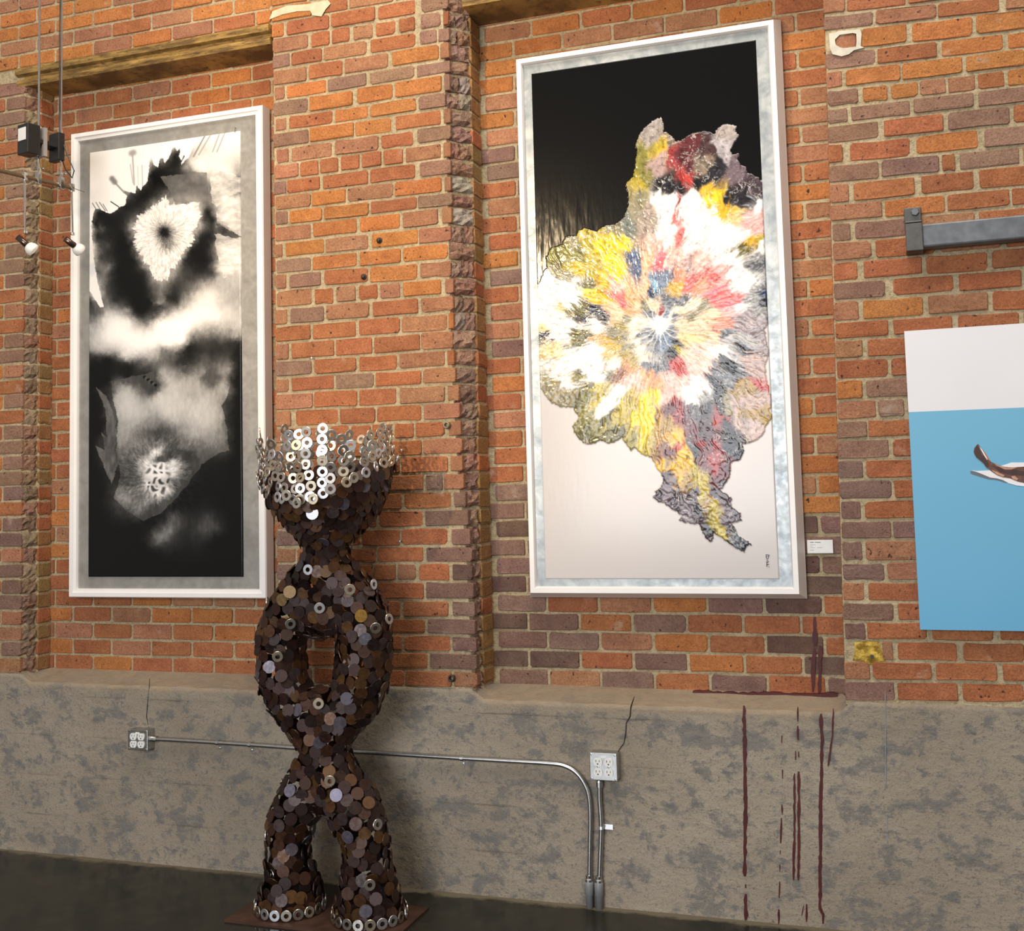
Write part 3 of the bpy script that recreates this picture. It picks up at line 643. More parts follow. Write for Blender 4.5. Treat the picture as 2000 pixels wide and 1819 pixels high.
ANC = '''A 870 690 gr, 830 760 gr, 950 780 gb, 900 900 pg, 890 960 pg, 800 900 ol, 810 1000 ol, 780 1060 oy, 870 830 oy, 900 850 yo, 780 1150 og, 830 1250 mv, 850 1200 mv, 700 1330 bg, 650 1320 og, 970 870 dr, 1040 850 mr, 1060 950 mr, 1080 800 mr, 1130 800 dm, 1170 850 dm, 1030 1010 rd, 1060 1010 rd, 1250 780 lv, 1230 850 lv, 1260 740 gr, 1300 730 gr, 1180 930 dk, 1130 930 gb, 1300 950 pu, 1260 900 lv, 1400 1050 dp, 1350 1000 pu, 1440 1100 dp, 1350 1150 dk, 1300 1130 dk, 1420 1150 bw, 1170 1090 yo, 1200 1150 ye, 930 1040 dk, 900 1080 bk, 960 1070 dk, 1010 1070 bk, 1100 1050 bk, 1150 1020 dk, 1200 1000 dk, 930 1200 wh, 920 1330 wh, 890 1150 wh, 940 1400 wh, 1100 1200 wh, 1200 1300 wh, 1080 1400 wh, 1050 1170 wh, 1100 1350 wh, 1170 1220 wh, 1250 1230 yo, 1230 1180 yo, 1300 1250 yb, 985 1250 vk, 978 1160 dr, 955 1240 wh, 1020 1250 wh, 950 1310 wh, 1040 1310 wh, 950 1170 wh, 1010 1160 wh, 1000 1380 vk, 1010 1340 vk, 950 1430 pk, 1400 1250 rw, 1450 1180 wh, 1470 1230 rw, 1390 1400 yo, 1360 1430 do, 1420 1390 oy, 1460 1440 wh, 1450 1330 rw, 1340 1360 wh, 1250 1400 wh, 1280 1330 wh, 400 1380 og, 500 1370 oy, 540 1350 oy, 450 1450 ol, 330 1480 do, 290 1450 ol, 380 1430 ol, 600 1430 ye, 690 1440 ye, 620 1530 ye, 650 1560 ye, 450 1520 yo, 400 1500 oy, 520 1480 oy, 750 1540 bl, 720 1490 bl, 780 1580 bl, 560 1600 yo, 500 1560 oy, 520 1690 ye, 560 1700 yo, 680 1600 pc, 640 1620 pk, 700 1690 op, 660 1680 rp, 740 1720 op, 800 1600 pc, 830 1680 pc, 840 1500 pc, 870 1450 pk, 910 1500 hp, 900 1470 hp, 960 1490 pk, 1000 1480 pk, 1050 1530 pg, 1100 1500 pk, 1150 1600 rp, 1200 1700 hp, 1230 1690 rp, 1100 1640 co, 1050 1620 rp, 1000 1580 co, 980 1640 go, 880 1650 lb, 870 1690 db, 900 1620 sb, 940 1600 sb, 1280 1480 wh, 1320 1650 wh, 1300 1560 wh, 1380 1620 wh, 1230 1560 rw, 1450 1530 bw, 1420 1500 sp, 1480 1620 sp, 1490 1700 db, 1400 1720 sp, 300 1680 wh, 260 1600 wh, 350 1620 wh, 300 1750 wh, 330 1560 og, 480 1620 do, 400 1580 og, 430 1680 wh, 390 1730 wh, 440 1610 wh
B 270 50 wh, 300 110 wh, 350 60 yb, 390 30 wh, 480 100 do, 450 60 do, 490 140 nv, 560 110 nv, 540 90 nv, 585 130 nv, 550 180 bgp, 520 160 bgp, 260 200 db, 265 235 db, 230 180 yb, 330 240 wh, 310 180 wh, 400 170 wh, 600 250 go, 680 230 go2, 560 250 op, 600 330 go, 640 290 go, 700 330 go2, 650 200 og, 450 270 do, 480 230 do, 500 300 wh, 350 370 wh, 300 300 yb, 520 390 wh, 420 340 wh, 330 480 wh, 280 500 og, 300 560 og, 380 560 og, 400 500 wh, 440 450 do, 420 470 ol, 560 490 wh, 500 440 wh, 620 430 bgp, 610 460 do, 720 430 ob, 680 460 br, 740 400 go2, 640 620 wh, 680 570 wh, 600 650 wh, 500 590 ol, 470 570 do, 450 620 do, 480 640 ol, 560 560 oy, 540 600 oy, 800 460 op, 760 480 pk, 720 510 pk, 900 440 pk, 870 480 op, 850 450 ob, 830 640 ye, 850 580 ye, 860 690 ye, 780 730 ye, 720 600 oy, 740 680 oy, 600 720 do, 560 740 ol, 500 760 do, 460 730 ol, 540 800 do, 650 800 do, 660 720 oy, 700 770 oy, 780 820 oy, 750 850 ol, 830 800 ye, 860 850 oy, 900 900 oo, 960 500 pk, 930 560 pk, 990 540 pk, 980 620 dr, 960 650 mr, 1000 700 dr, 1050 740 mr, 1060 650 mr, 980 810 yo, 960 760 oo, 1000 880 yo, 990 860 rd, 920 920 br, 960 900 mr, 920 1000 yo, 950 960 oo, 1030 950 yo, 1050 1000 yo, 1000 1030 yo, 1010 400 rd, 990 390 rd, 1030 420 rd, 1080 430 pk, 1100 500 wh, 1060 560 wh, 1120 540 wh, 1080 600 wh, 1060 520 wh, 1040 480 pk, 1080 650 bw, 1140 640 dk, 1160 700 dm, 1160 770 dm, 1130 600 sp, 1200 450 sl, 1180 500 dk, 1220 560 bk, 1270 720 bk, 1230 620 bk, 1300 780 bk, 1300 850 dk, 1280 900 dk, 1340 900 dk, 1240 680 rd, 1130 850 dr, 1100 780 mr, 1200 850 mr, 1230 880 dr, 1160 900 mr, 1090 900 dk, 1060 870 dk, 1130 960 mr, 1200 970 dr, 1250 1000 mr, 1240 1060 dp, 1200 1040 mr, 1330 530 oo, 1290 480 sl, 1280 600 og, 1330 600 mm, 1400 620 mm, 1450 520 rd, 1420 490 rd, 1490 550 rd, 1380 500 oo, 1420 540 oo, 1480 590 mm, 1510 600 mm, 1470 690 oo, 1500 680 oo, 1400 760 mm, 1350 740 mm, 1440 740 mm, 1390 680 oo, 1400 400 mm, 1440 440 mm, 1340 420 sl, 1300 350 sw, 1290 400 bk, 1450 300 ms, 1430 350 mm, 1370 300 dk, 1400 270 sw, 1250 330 wh, 1210 340 wh, 1280 220 sl, 1310 260 sw, 1350 170 ms, 1450 100 sp, 1400 130 ms, 1450 200 ms, 1480 40 dk, 1420 40 sp, 1340 80 wh, 1300 100 rw, 1220 180 sa, 1250 140 sa, 1200 220 be, 1280 50 hp, 1230 40 rp, 1290 20 rp, 1180 100 be, 1140 60 og, 1100 150 be, 1120 190 be, 1060 240 yb, 1110 240 yb, 1120 310 pp, 1170 350 pp, 1150 420 pp, 1160 280 pp, 1040 330 be, 1080 370 pp, 1000 270 bk, 980 290 do, 1000 300 oy, 970 320 bk, 890 170 wh, 880 150 wh, 900 190 wh, 850 230 sl, 830 280 sp, 860 290 sl, 930 230 sb, 950 200 sl, 900 260 sb, 960 260 sb, 800 250 sp, 790 210 sl, 765 200 cr, 775 250 cr, 790 290 cr, 830 340 cr, 765 130 cr, 850 340 sw, 880 350 sw, 870 390 sl, 910 380 sl, 830 380 sl, 850 100 bw, 830 60 og, 880 60 be, 900 90 dr, 930 110 sb, 980 130 sl, 1000 90 be, 1050 60 cr, 1000 80 cr, 950 130 cr, 940 50 sl, 1010 40 sl, 1060 130 og, 1030 150 be, 720 60 op, 680 30 rp, 760 30 pc, 620 60 pc, 650 120 pc, 660 100 be, 700 160 go2, 730 120 og, 720 210 og, 730 280 og, 950 1100 pu, 900 1140 dp, 930 1060 dp, 1000 1180 dp, 1080 1130 dp, 1050 1060 oo, 1120 1060 oy, 1090 1020 oy, 1140 1110 oy, 1170 1180 oo, 1200 1200 oy, 1150 1250 dp, 1230 1300 oy, 1270 1360 oy, 1200 1330 dk, 1170 1380 dp, 1300 1250 pu, 1330 1270 dp, 1260 1160 dp, 1330 1400 sl, 1370 1440 dk, 1290 1330 dp, 1280 1390 dk, 1250 1180 pu, 1090 1270 pu, 1050 1240 pu, 1190 1120 dp, 1120 1220 dk'''
OUTA = '215 1655, 240 1575, 265 1530, 260 1470, 290 1415, 350 1400, 370 1355, 430 1345, 445 1315, 480 1305, 540 1325, 590 1290, 650 1280, 700 1240, 720 1180, 725 1100, 708 1045, 750 1000, 760 930, 770 850, 760 815, 790 740, 825 705, 870 670, 905 655, 915 700, 915 745, 930 740, 965 775, 990 802, 1020 790, 1080 757, 1150 742, 1200 760, 1215 730, 1265 700, 1325 715, 1318 745, 1342 770, 1310 800, 1290 860, 1300 880, 1338 876, 1330 905, 1345 940, 1372 948, 1385 985, 1440 1015, 1485 1060, 1560 1080'
OUTB = '1560 150, 1505 155, 1480 200, 1510 320, 1480 400, 1490 470, 1510 560, 1560 570, 1560 630, 1500 650, 1530 690, 1490 740, 1470 800, 1420 835, 1360 850, 1365 900, 1345 940, 1300 950, 1290 1040, 1240 1110, 1300 1160, 1300 1210, 1345 1240, 1352 1285, 1300 1300, 1335 1370, 1412 1420, 1380 1430, 1370 1467, 1320 1440, 1240 1380, 1205 1360, 1195 1405, 1170 1405, 1150 1370, 1120 1308, 1070 1305, 1010 1290, 1030 1262, 960 1215, 930 1190, 900 1185, 868 1160, 880 1125, 915 1095, 922 1040, 890 990, 860 930, 800 910, 765 870, 740 892, 710 840, 690 820, 620 855, 570 830, 520 858, 480 852, 430 800, 418 750, 450 700, 430 668, 415 640, 350 642, 290 612, 240 540, 200 520, 100 300, 100 0'
def pix(t, f): return [f(*map(float, q.split())) for q in t.split(',')]
def canvas_grid(x0, x1, z0, z1, Y, nu, nv):
    u, v = np.meshgrid(np.linspace(0, 1, nu), np.linspace(0, 1, nv)); X = x0 + (x1 - x0) * u; Z = z1 + (z0 - z1) * v
    return u.ravel(), v.ravel(), X.ravel(), Z.ravel()
def grid_mesh(name, X, Y, Z, nu, nv, col, mat, parent):
    me = bpy.data.meshes.new(name); n = nu * nv
    me.vertices.add(n); me.vertices.foreach_set('co', np.stack([X, Y, Z], 1).astype('f').ravel())
    i, j = np.meshgrid(np.arange(nu - 1), np.arange(nv - 1)); a = (j * nu + i).ravel()
    q = np.stack([a, a + nu, a + nu + 1, a + 1], 1).astype('i'); nq = len(q)
    me.loops.add(nq * 4); me.loops.foreach_set('vertex_index', q.ravel()); me.polygons.add(nq)
    me.polygons.foreach_set('loop_start', np.arange(0, nq * 4, 4, dtype='i')); me.polygons.foreach_set('loop_total', np.full(nq, 4, 'i'))
    me.polygons.foreach_set('use_smooth', np.ones(nq, bool)); me.update(calc_edges=True)
    at_ = me.color_attributes.new('pigment', 'FLOAT_COLOR', 'POINT'); at_.data.foreach_set('color', np.concatenate([col, np.ones((n, 1))], 1).astype('f').ravel())
    me.materials.append(mat); return link(bpy.data.objects.new(name, me), parent)
def paint_flower(px, py):
    cx, cy = 1283., 641.
    wx = px + 13 * (fbm(px / 16, py / 16, 21, 5, .62) - .5) + 26 * (fbm(px / 55, py / 55, 25, 2) - .5); wy = py + 13 * (fbm(px / 16, py / 16, 31, 5, .62) - .5) + 26 * (fbm(px / 55, py / 55, 35, 2) - .5)
    poly = pix(OUTA, A_) + pix(OUTB, B_)
    ins = inside(px + 5 * (fbm(px / 5, py / 5, 41, 3) - .5), py + 5 * (fbm(px / 5, py / 5, 45, 3) - .5), poly)
    # background: black above, pale pink below
    bgm = py + 8 * (fbm(px / 12, py / 12, 3) - .5) > 555 + (px - 1053) * (-205 / 427.)
    col = np.where(bgm[:, None], lin(np.array((201, 194, 191)) / 255), lin(np.array((7, 7, 8)) / 255))
    ax = []; ac = []
    for blk in ANC.split('\n'):
        f = A_ if blk[0] == 'A' else B_
        for q in blk[2:].split(','):
            a, b, c = q.split(); ax.append(f(float(a), float(b))); ac.append(lin(np.array(HUE[c]) / 255))
    ax = np.array(ax); ac = np.array(ac)
    idx = np.where(ins)[0]; qx, qy = wx[idx], wy[idx]; th = np.arctan2(py[idx] - cy, px[idx] - cx); r = np.hypot(px[idx] - cx, py[idx] - cy)
    st = fbm(th * 26, r / 46., 51, 4, .6) - .5; st2 = fbm(th * 60, r / 30., 57, 3, .6) - .5
    tx, ty = -np.sin(th), np.cos(th); am = np.clip(r / 14., 2, 11); th = th + .22 * (fbm(px[idx] / 40, py[idx] / 40, 53, 3) - .5); st = fbm(th * 26, r / 46., 51, 4, .6) - .5; st2 = fbm(th * 60, r / 30., 57, 3, .6) - .5
    qx = qx + tx * am * 2.2 * st + np.cos(th) * 34 * st * np.clip(r / 150, .1, 1); qy = qy + ty * am * 2.2 * st + np.sin(th) * 34 * st * np.clip(r / 150, .1, 1)
    out = np.zeros((len(idx), 3))
    for s in range(0, len(idx), 20000):
        sl = slice(s, s + 20000); dx = qx[sl, None] - ax[None, :, 0]; dy = qy[sl, None] - ax[None, :, 1]
        c, sn = np.cos(th[sl])[:, None], np.sin(th[sl])[:, None]; dr = dx * c + dy * sn; dt = -dx * sn + dy * c
        d2 = (dr * .74) ** 2 + (dt * 1.15) ** 2 + 8; w = d2 ** -2.8; w /= w.sum(1, keepdims=True); out[sl] = w @ ac
    # marbling, lacing and flecks of pigment
    lum = out.mean(1)
    k = (1 + 1.1 * st2 + .55 * (fbm(px[idx] / 4.5, py[idx] / 4.5, 61, 3) - .5)); out *= np.clip(k, .45, 1.5)[:, None]
    fl = 1 - np.abs(fbm(th * 30 + 5, r / 26., 71, 4, .65) - .5) * 2; lace = np.clip((fl - .955) / .03, 0, 1) * np.clip((r - 40) / 60, 0, 1) * np.where(lum < .35, .55, .3) * np.clip(fbm(px[idx] / 25, py[idx] / 25, 77, 2) * 3 - .9, 0, 1)
    out = out * (1 - lace[:, None]) + np.array((.80, .76, .72)) * lace[:, None]
    dk = np.clip((.36 - fbm(px[idx] / 7, py[idx] / 7, 81, 4, .65)) / .06, 0, 1) * np.where(lum > .5, .30, .42)
    out *= (1 - dk)[:, None]
    left = np.clip((1150 - px[idx]) / 60, 0, 1) * np.clip((py[idx] - 560) / 50, 0, 1)            # olive flecks in the left petals
    olv = np.clip((fbm(px[idx] / 9, py[idx] / 6, 91, 4, .6) - .54) / .08, 0, 1) * left * .55
    out = out * (1 - olv[:, None]) + lin(np.array((150, 125, 60)) / 255) * olv[:, None]
    # the white knot in the middle and its threads
    kn = np.clip(1 - np.hypot(px[idx] - 1285, py[idx] - 636) / (13 + 9 * np.sin(th * 7 + 1)), 0, 1); kn = np.clip(kn * 2.2, 0, 1)
    thr = np.clip((np.sin(th * 17 + 7 * fbm(px[idx] / 20, py[idx] / 20, 97)) - .72) / .25, 0, 1) * np.clip((52 - r) / 30, 0, 1) * .8
    kk = np.maximum(kn, thr)[:, None]; out = out * (1 - kk) + np.array((.90, .86, .82)) * kk
    col[idx] = out
    rel_ = np.zeros(len(px)); rel_[idx] = .0012 + .0022 * (st2 + .5) * np.clip(r / 60, .2, 1) + .0015 * fbm(px[idx] / 6, py[idx] / 6, 101, 3)
    rel_ += .0010 * fbm(px / 7, py / 40, 113, 3) * (~ins) * np.clip((1210 - px) / 90, 0, 1) * np.clip((py - 330) / 90, 0, 1) * (py < 560)
    return np.clip(col, .0015, .77), rel_
L1 = lambda x, y: (x / 2.934, y / 2.934)
L2 = lambda x, y: (x / 2.273, 600 + y / 2.273)
GA = '''1 550 950 93, 600 1030 93, 700 900 93, 800 860 93, 900 830 93, 1000 780 93, 1080 760 93, 540 1120 93, 620 1120 93, 700 1030 93, 780 1000 93, 520 1060 93, 1200 850 78, 1250 780 84, 1320 790 90, 1280 900 76, 1150 850 70, 1080 930 66, 1120 940 85, 1240 960 82, 1300 980 70, 900 960 5, 960 920 8, 980 870 4, 860 1000 4, 800 1100 5, 760 1140 6, 700 1180 10, 650 1230 12, 600 1280 8, 560 1230 5, 540 1280 8, 900 1030 4, 980 1000 14, 950 950 16, 1080 1050 40, 1130 1010 42, 1150 1100 40, 1030 1080 36, 1160 1040 44, 850 1180 40, 880 1130 30, 780 1220 35, 720 1260 28, 900 1160 66, 1000 1180 86, 1080 1160 88, 1100 1220 84, 780 1300 86, 830 1260 80, 830 1380 86, 800 1440 74, 900 1420 72, 850 1300 74, 960 1220 84, 1000 1300 76, 1060 1330 86, 1030 1400 80, 1000 1450 84, 950 1500 82, 870 1500 84, 820 1490 70, 900 1580 66, 960 1560 60, 870 1600 50, 920 1330 3, 900 1345 10, 935 1325 4, 1020 1325 18, 940 1400 38, 900 1380 40, 960 1390 40, 1120 1280 60, 1180 1210 8, 1200 1260 10, 1190 1340 8, 1150 1380 6, 1100 1430 6, 1060 1480 14, 1180 1480 10, 1120 1540 14, 1200 1560 26, 1230 1300 50, 1300 1080 30, 1340 1030 24, 1250 1140 62, 1270 1110 84, 1330 1140 76, 1290 1200 86, 1330 1230 70, 1280 1260 80, 1250 1310 34, 1300 1345 26, 1340 1330 60, 1250 1400 74, 1300 1420 86, 1340 1480 80, 1250 1540 74, 1280 1480 84, 1230 1450 50, 1300 1570 64, 650 1340 8, 640 1420 10, 700 1350 6, 700 1450 3, 680 1550 3, 740 1650 3, 740 1500 3, 720 1400 5, 780 1560 6, 800 1650 4, 850 1740 3, 780 1740 3, 880 1700 30, 600 1400 30, 570 1400 28, 580 1290 40, 550 1340 14, 610 1540 50, 580 1530 46, 560 1480 34, 630 1640 22, 660 1720 20, 590 1650 40, 550 1560 36, 610 1720 46, 505 1300 93, 503 1400 93, 508 1500 93, 515 1600 92, 535 1700 90, 500 1700 16, 510 1740 24, 560 1720 40, 920 1680 46, 900 1740 54, 950 1700 16, 1000 1720 14, 1000 1640 22, 1050 1620 30, 1100 1600 24, 1060 1700 50, 1120 1680 70, 1170 1650 66, 1200 1700 78, 1250 1650 62, 1300 1640 62, 1340 1700 58, 1280 1740 66, 1080 1750 70
2 640 10 3, 600 5 3, 700 5 20, 660 40 30, 650 80 52, 500 20 62, 430 30 40, 400 60 46, 470 60 80, 560 60 86, 440 100 72, 480 150 86, 400 170 60, 410 215 30, 450 200 60, 540 150 92, 600 190 90, 700 130 97, 780 60 97, 850 30 90, 740 170 97, 800 140 97, 660 170 97, 690 70 90, 560 215 76, 900 60 84, 950 60 84, 1000 30 72, 880 110 62, 950 120 42, 1020 105 52, 900 160 28, 860 190 16, 960 170 20, 1040 140 60, 1050 165 12, 1050 80 70, 1010 150 34, 750 215 40, 700 220 50, 720 195 46, 830 190 10, 800 230 20, 900 220 30, 940 210 20, 480 250 6, 430 260 4, 560 255 14, 540 235 40, 420 300 3, 440 350 4, 470 330 4, 620 275 26, 660 255 34, 660 300 20, 560 310 8, 510 330 40, 560 350 64, 530 390 68, 620 350 30, 600 370 46, 680 330 22, 665 320 4, 690 350 4, 640 370 30, 600 420 70, 540 450 68, 700 390 72, 750 350 70, 760 420 70, 720 300 60, 820 310 56, 850 370 64, 880 330 62, 840 400 60, 780 280 44, 810 290 30, 850 260 30, 920 300 16, 910 290 54, 980 290 52, 1010 270 56, 940 340 34, 960 360 52, 1000 350 58, 1010 390 54, 970 420 56, 990 460 46, 940 470 66, 900 420 68, 980 520 56, 1000 590 46, 1010 640 38, 950 560 58, 850 470 70, 800 450 68, 750 480 72, 700 460 66, 650 480 62, 600 500 66, 560 500 66, 545 560 60, 540 620 52, 550 680 44, 560 740 36, 600 560 54, 640 560 40, 700 560 24, 690 540 36, 750 550 34, 800 540 52, 850 560 62, 900 580 56, 920 640 40, 880 660 36, 850 700 30, 820 620 42, 820 680 20, 600 640 46, 600 700 36, 620 760 34, 700 640 92, 680 660 86, 650 700 90, 720 700 96, 680 740 90, 720 760 96, 660 780 88, 740 800 92, 700 830 84, 770 700 80, 770 760 84, 700 680 8, 718 690 8, 740 670 8, 690 600 36, 640 650 40, 670 770 10, 690 790 14, 735 780 12, 760 770 14, 455 400 12, 440 380 24, 480 440 44, 490 480 56, 500 560 50, 470 520 20, 480 600 44, 450 620 38, 470 680 40, 500 700 32, 500 640 36, 520 760 28, 450 560 6, 430 480 3, 410 400 3, 410 600 2, 420 700 3, 430 800 4, 460 820 16, 440 880 3, 520 800 46, 560 830 54, 530 860 50, 580 880 48, 620 920 40, 650 880 58, 600 840 44, 650 840 44, 690 880 30, 560 780 36, 800 830 16, 780 880 12, 850 900 14, 820 800 24, 900 760 16, 880 850 12, 900 950 30, 930 940 34, 930 1000 36, 880 1020 26, 800 1010 22, 850 980 22, 770 940 46, 760 1000 50, 730 1020 52, 690 1025 40, 740 960 24, 720 920 8, 660 950 4, 600 980 3, 450 950 2, 500 1000 3, 450 1100 3, 600 1150 3, 700 1110 4, 650 1050 4, 900 1150 4, 1000 1100 3, 1040 1000 3, 1000 900 8, 1040 800 5, 1045 700 3, 1045 600 3, 1050 500 3, 1045 400 3, 1050 320 4, 1060 250 3, 960 700 18, 960 800 12, 950 880 14, 1000 760 12, 780 1090 10, 800 1140 5, 500 1150 3, 1050 1150 3, 960 1040 5'''
TOPW = '480 1300, 512 1290, 518 1240, 530 1195, 560 1195, 610 1220, 640 1210, 665 1185, 700 1170, 712 1115, 690 1095, 670 1070, 700 1085, 760 1100, 765 1050, 790 1085, 800 1060, 828 1030, 835 960, 838 900, 850 885, 862 930, 885 945, 900 895, 915 890, 925 920, 945 895, 970 830, 985 825, 995 850, 1015 825, 1008 880, 1020 905, 1035 870, 1040 880, 1015 930, 1060 890, 1095 805, 1110 785, 1125 790, 1150 750, 1160 700, 480 700'
def paint_ink(px, py):
    wx = px + 24 * (fbm(px / 26, py / 26, 121, 6, .66) - .5); wy = py + 24 * (fbm(px / 26, py / 26, 131, 6, .66) - .5)
    ax = []; av = []
    for blk in GA.split('\n'):
        f = L1 if blk[0] == '1' else L2
        for q in blk[2:].split(','):
            a, b, c = q.split(); ax.append(f(float(a), float(b))); av.append(float(c) / 100)
    ax = np.array(ax); av = np.array(av); out = np.zeros(len(px)); n = len(av)
    K = np.hypot(ax[:, None, 0] - ax[None, :, 0], ax[:, None, 1] - ax[None, :, 1])              # linear radial interpolation of the tones
    A = np.zeros((n + 1, n + 1)); A[:n, :n] = K - np.eye(n) * .5; A[:n, n] = 1; A[n, :n] = 1; wt = np.linalg.solve(A, np.append(av, 0))
    for s in range(0, len(px), 20000):
        sl = slice(s, s + 20000); out[sl] = np.hypot(wx[sl, None] - ax[None, :, 0], wy[sl, None] - ax[None, :, 1]) @ wt[:n] + wt[n]
    out = np.clip(out, 0, 1); out = .35 * out + .65 * (out * out * (3 - 2 * out))
    mid = 1 - np.abs(out * 2 - 1)
    foam = np.exp(-(((px - 318) / 52) ** 2 + ((py - 462) / 75) ** 2) ** 2); th = np.arctan2(py - 452, px - 316); rr_ = np.hypot(px - 316, py - 452)
    out += (fbm(th * 22, rr_ / 9., 141, 4, .7) - .5) * .3 * foam
    th = np.arctan2(py - 930, px - 310); rr_ = np.hypot(px - 310, py - 930); foam2 = np.exp(-((rr_ - 45) / 38) ** 2)
    out += (fbm(th * 24, rr_ / 8., 151, 4, .7) - .5) * .55 * foam2
    out += (fbm(px / 5, py / 14, 161, 4, .65) - .5) * .22 * mid + (fbm(px / 30, py / 30, 171, 3) - .5) * .12 * mid
    # web of cells in the lower bloom
    cell = np.exp(-(((px - 308) / 26) ** 2 + ((py - 940) / 34) ** 2) ** 3); web = np.abs(np.sin((px + 14 * vnoise(px / 12, py / 12, 181)) / 4.2) * np.sin((py + 16 * vnoise(px / 12, py / 12, 185)) / 5.0))
    out = out * (1 - .75 * cell) + cell * .75 * np.clip(1.05 - 1.6 * np.clip(web - .35, 0, 1), .05, 1)
    th = np.arctan2(py - 452, px - 316); rg = np.hypot(px - 316, py - 452); sk = 26 * (fbm(th * 14, rg / 30., 221, 5, .75) - .5)
    bloom = inside(px + np.cos(th) * sk, py + np.sin(th) * sk, pix('758 1310, 775 1235, 830 1200, 905 1140, 930 1110, 960 1165, 1010 1155, 1100 1165, 1140 1225, 1100 1310, 1085 1390, 1030 1440, 1005 1510, 965 1545, 950 1600, 880 1610, 850 1550, 800 1470, 765 1400', L1))
    tone = np.clip(.80 + .75 * (fbm(th * 24, rg / 8., 141, 4, .75) - .5) - .9 * np.exp(-(rg / 13) ** 2) - .35 * np.exp(-((px - 322) / 14) ** 2 - ((py - 478) / 16) ** 2) + .1 * np.clip((rg - 20) / 30, 0, 1), .04, .97)
    out = np.where(bloom, out * .15 + .85 * tone, np.where(np.exp(-(((px - 318) / 68) ** 2 + ((py - 462) / 92) ** 2) ** 2) > .35, np.minimum(out, .55), out))
    rim_ = inside(px + 3 * (fbm(px / 5, py / 5, 231, 3) - .5), py, pix('490 1290, 512 1300, 520 1400, 530 1500, 552 1620, 590 1765, 565 1765, 520 1690, 490 1650', L1)); out = np.where(rim_, .92, out)
    for (pl_, g_) in (('1185 1000, 1250 960, 1370 1000, 1370 1080, 1290 1110, 1230 1180, 1200 1150', .80), ('1230 1200, 1370 1140, 1370 1330, 1300 1290, 1225 1260', .78), ('1225 1270, 1290 1300, 1370 1345, 1300 1365, 1240 1320', .22), ('1220 1330, 1370 1370, 1370 1560, 1270 1590, 1230 1450', .80)):
        mk_ = inside(px + 8 * (fbm(px / 9, py / 9, 241, 4) - .5), py + 8 * (fbm(px / 9, py / 9, 245, 4) - .5), pix(pl_, L1)); out = np.where(mk_, out * .3 + .7 * (g_ + .5 * (fbm(px / 12, py / 7, 251, 4, .6) - .5)), out)
    sheet2 = inside(px + 7 * (fbm(px / 10, py / 14, 261, 5, .65) - .5), py + 7 * (fbm(px / 10, py / 14, 265, 5, .65) - .5), pix('492 335, 560 320, 690 290, 780 270, 850 260, 930 275, 1010 260, 1020 330, 1005 400, 980 440, 1000 520, 1015 640, 960 660, 900 700, 860 760, 780 860, 720 920, 640 955, 560 900, 510 850, 540 760, 520 640, 525 520, 505 420', L2))
    out = np.where(sheet2, np.maximum(out, .16 + .22 * fbm(px / 9, py / 40, 271, 4)), out * (1 - .5 * np.clip((py - 735) / 40, 0, 1) * np.clip((1030 - py) / 60, 0, 1)))
    wing = inside(px + 6 * (fbm(px / 8, py / 12, 281, 4) - .5), py, pix('430 360, 470 400, 505 470, 520 560, 515 620, 530 700, 500 790, 470 720, 430 620, 470 640, 455 560, 480 590, 470 470', L2)); out = np.where(wing, .34 + .3 * (fbm(px / 8, py / 20, 291, 4) - .5), out)
    sheet = inside(px + 4 * (fbm(px / 6, py / 6, 201, 3) - .5), py + 4 * (fbm(px / 6, py / 6, 205, 3) - .5), pix('900 1000, 1030 985, 1080 968, 1165 972, 1185 1140, 1100 1150, 990 1165, 960 1090', L1))
    out = np.where(sheet, out * .25 + .75 * (.40 + .25 * (fbm(px / 14, py / 14, 211, 4) - .5)), out)
    white = inside(px + 3 * (fbm(px / 4, py / 4, 191, 3) - .5), py + 3 * (fbm(px / 4, py / 4, 195, 3) - .5), pix(TOPW, L1))
    out = np.where(white, .93 + .02 * (fbm(px / 20, py / 20, 5) - .5), out)
    for (a, b, c_, d, w, g) in ((740, 870, 752, 1050, 9, .66), (745, 860, 735, 865, 34, .62), (728, 930, 745, 1040, 7, .72), (795, 935, 800, 1060, 6, .7), (770, 940, 775, 1050, 6, .78), (625, 1020, 690, 1090, 10, .58), (625, 1015, 640, 1035, 30, .5),
                               (1160, 745, 1090, 880, 8, .5), (1190, 745, 1120, 870, 7, .6), (1240, 740, 1200, 850, 7, .62), (1270, 735, 1225, 850, 7, .62), (515, 1160, 545, 1210, 4, .3), (535, 1155, 565, 1205, 4, .35), (555, 1155, 590, 1205, 4, .3), (575, 1165, 600, 1205, 4, .35), (620, 1150, 665, 1180, 6, .2)):
        (xa, ya), (xb, yb) = L1(a, b), L1(c_, d); dx, dy = xb - xa, yb - ya; t = np.clip(((px - xa) * dx + (py - ya) * dy) / (dx * dx + dy * dy), 0, 1)
        dd = np.hypot(px - xa - t * dx, py - ya - t * dy); m_ = np.clip(1.5 - dd / (w / 2.934 / 2), 0, 1); out = np.where(m_ > 0, np.minimum(out, out * (1 - m_) + g * m_), out)
    for q in range(7):                                                     # little caterpillar-like blot
        xa, ya = L2(640 + q * 8, 316 + q * 6); m_ = np.hypot(px - xa, py - ya) < 3.2; out = np.where(m_, .03 if q % 2 == 0 else .3, out)
    g = np.clip(out, .02, .97)
    c = np.stack([g, g * .975, g * .95], 1); return lin(c) * .97 + .002, .0004 * fbm(px / 12, py / 12, 7)
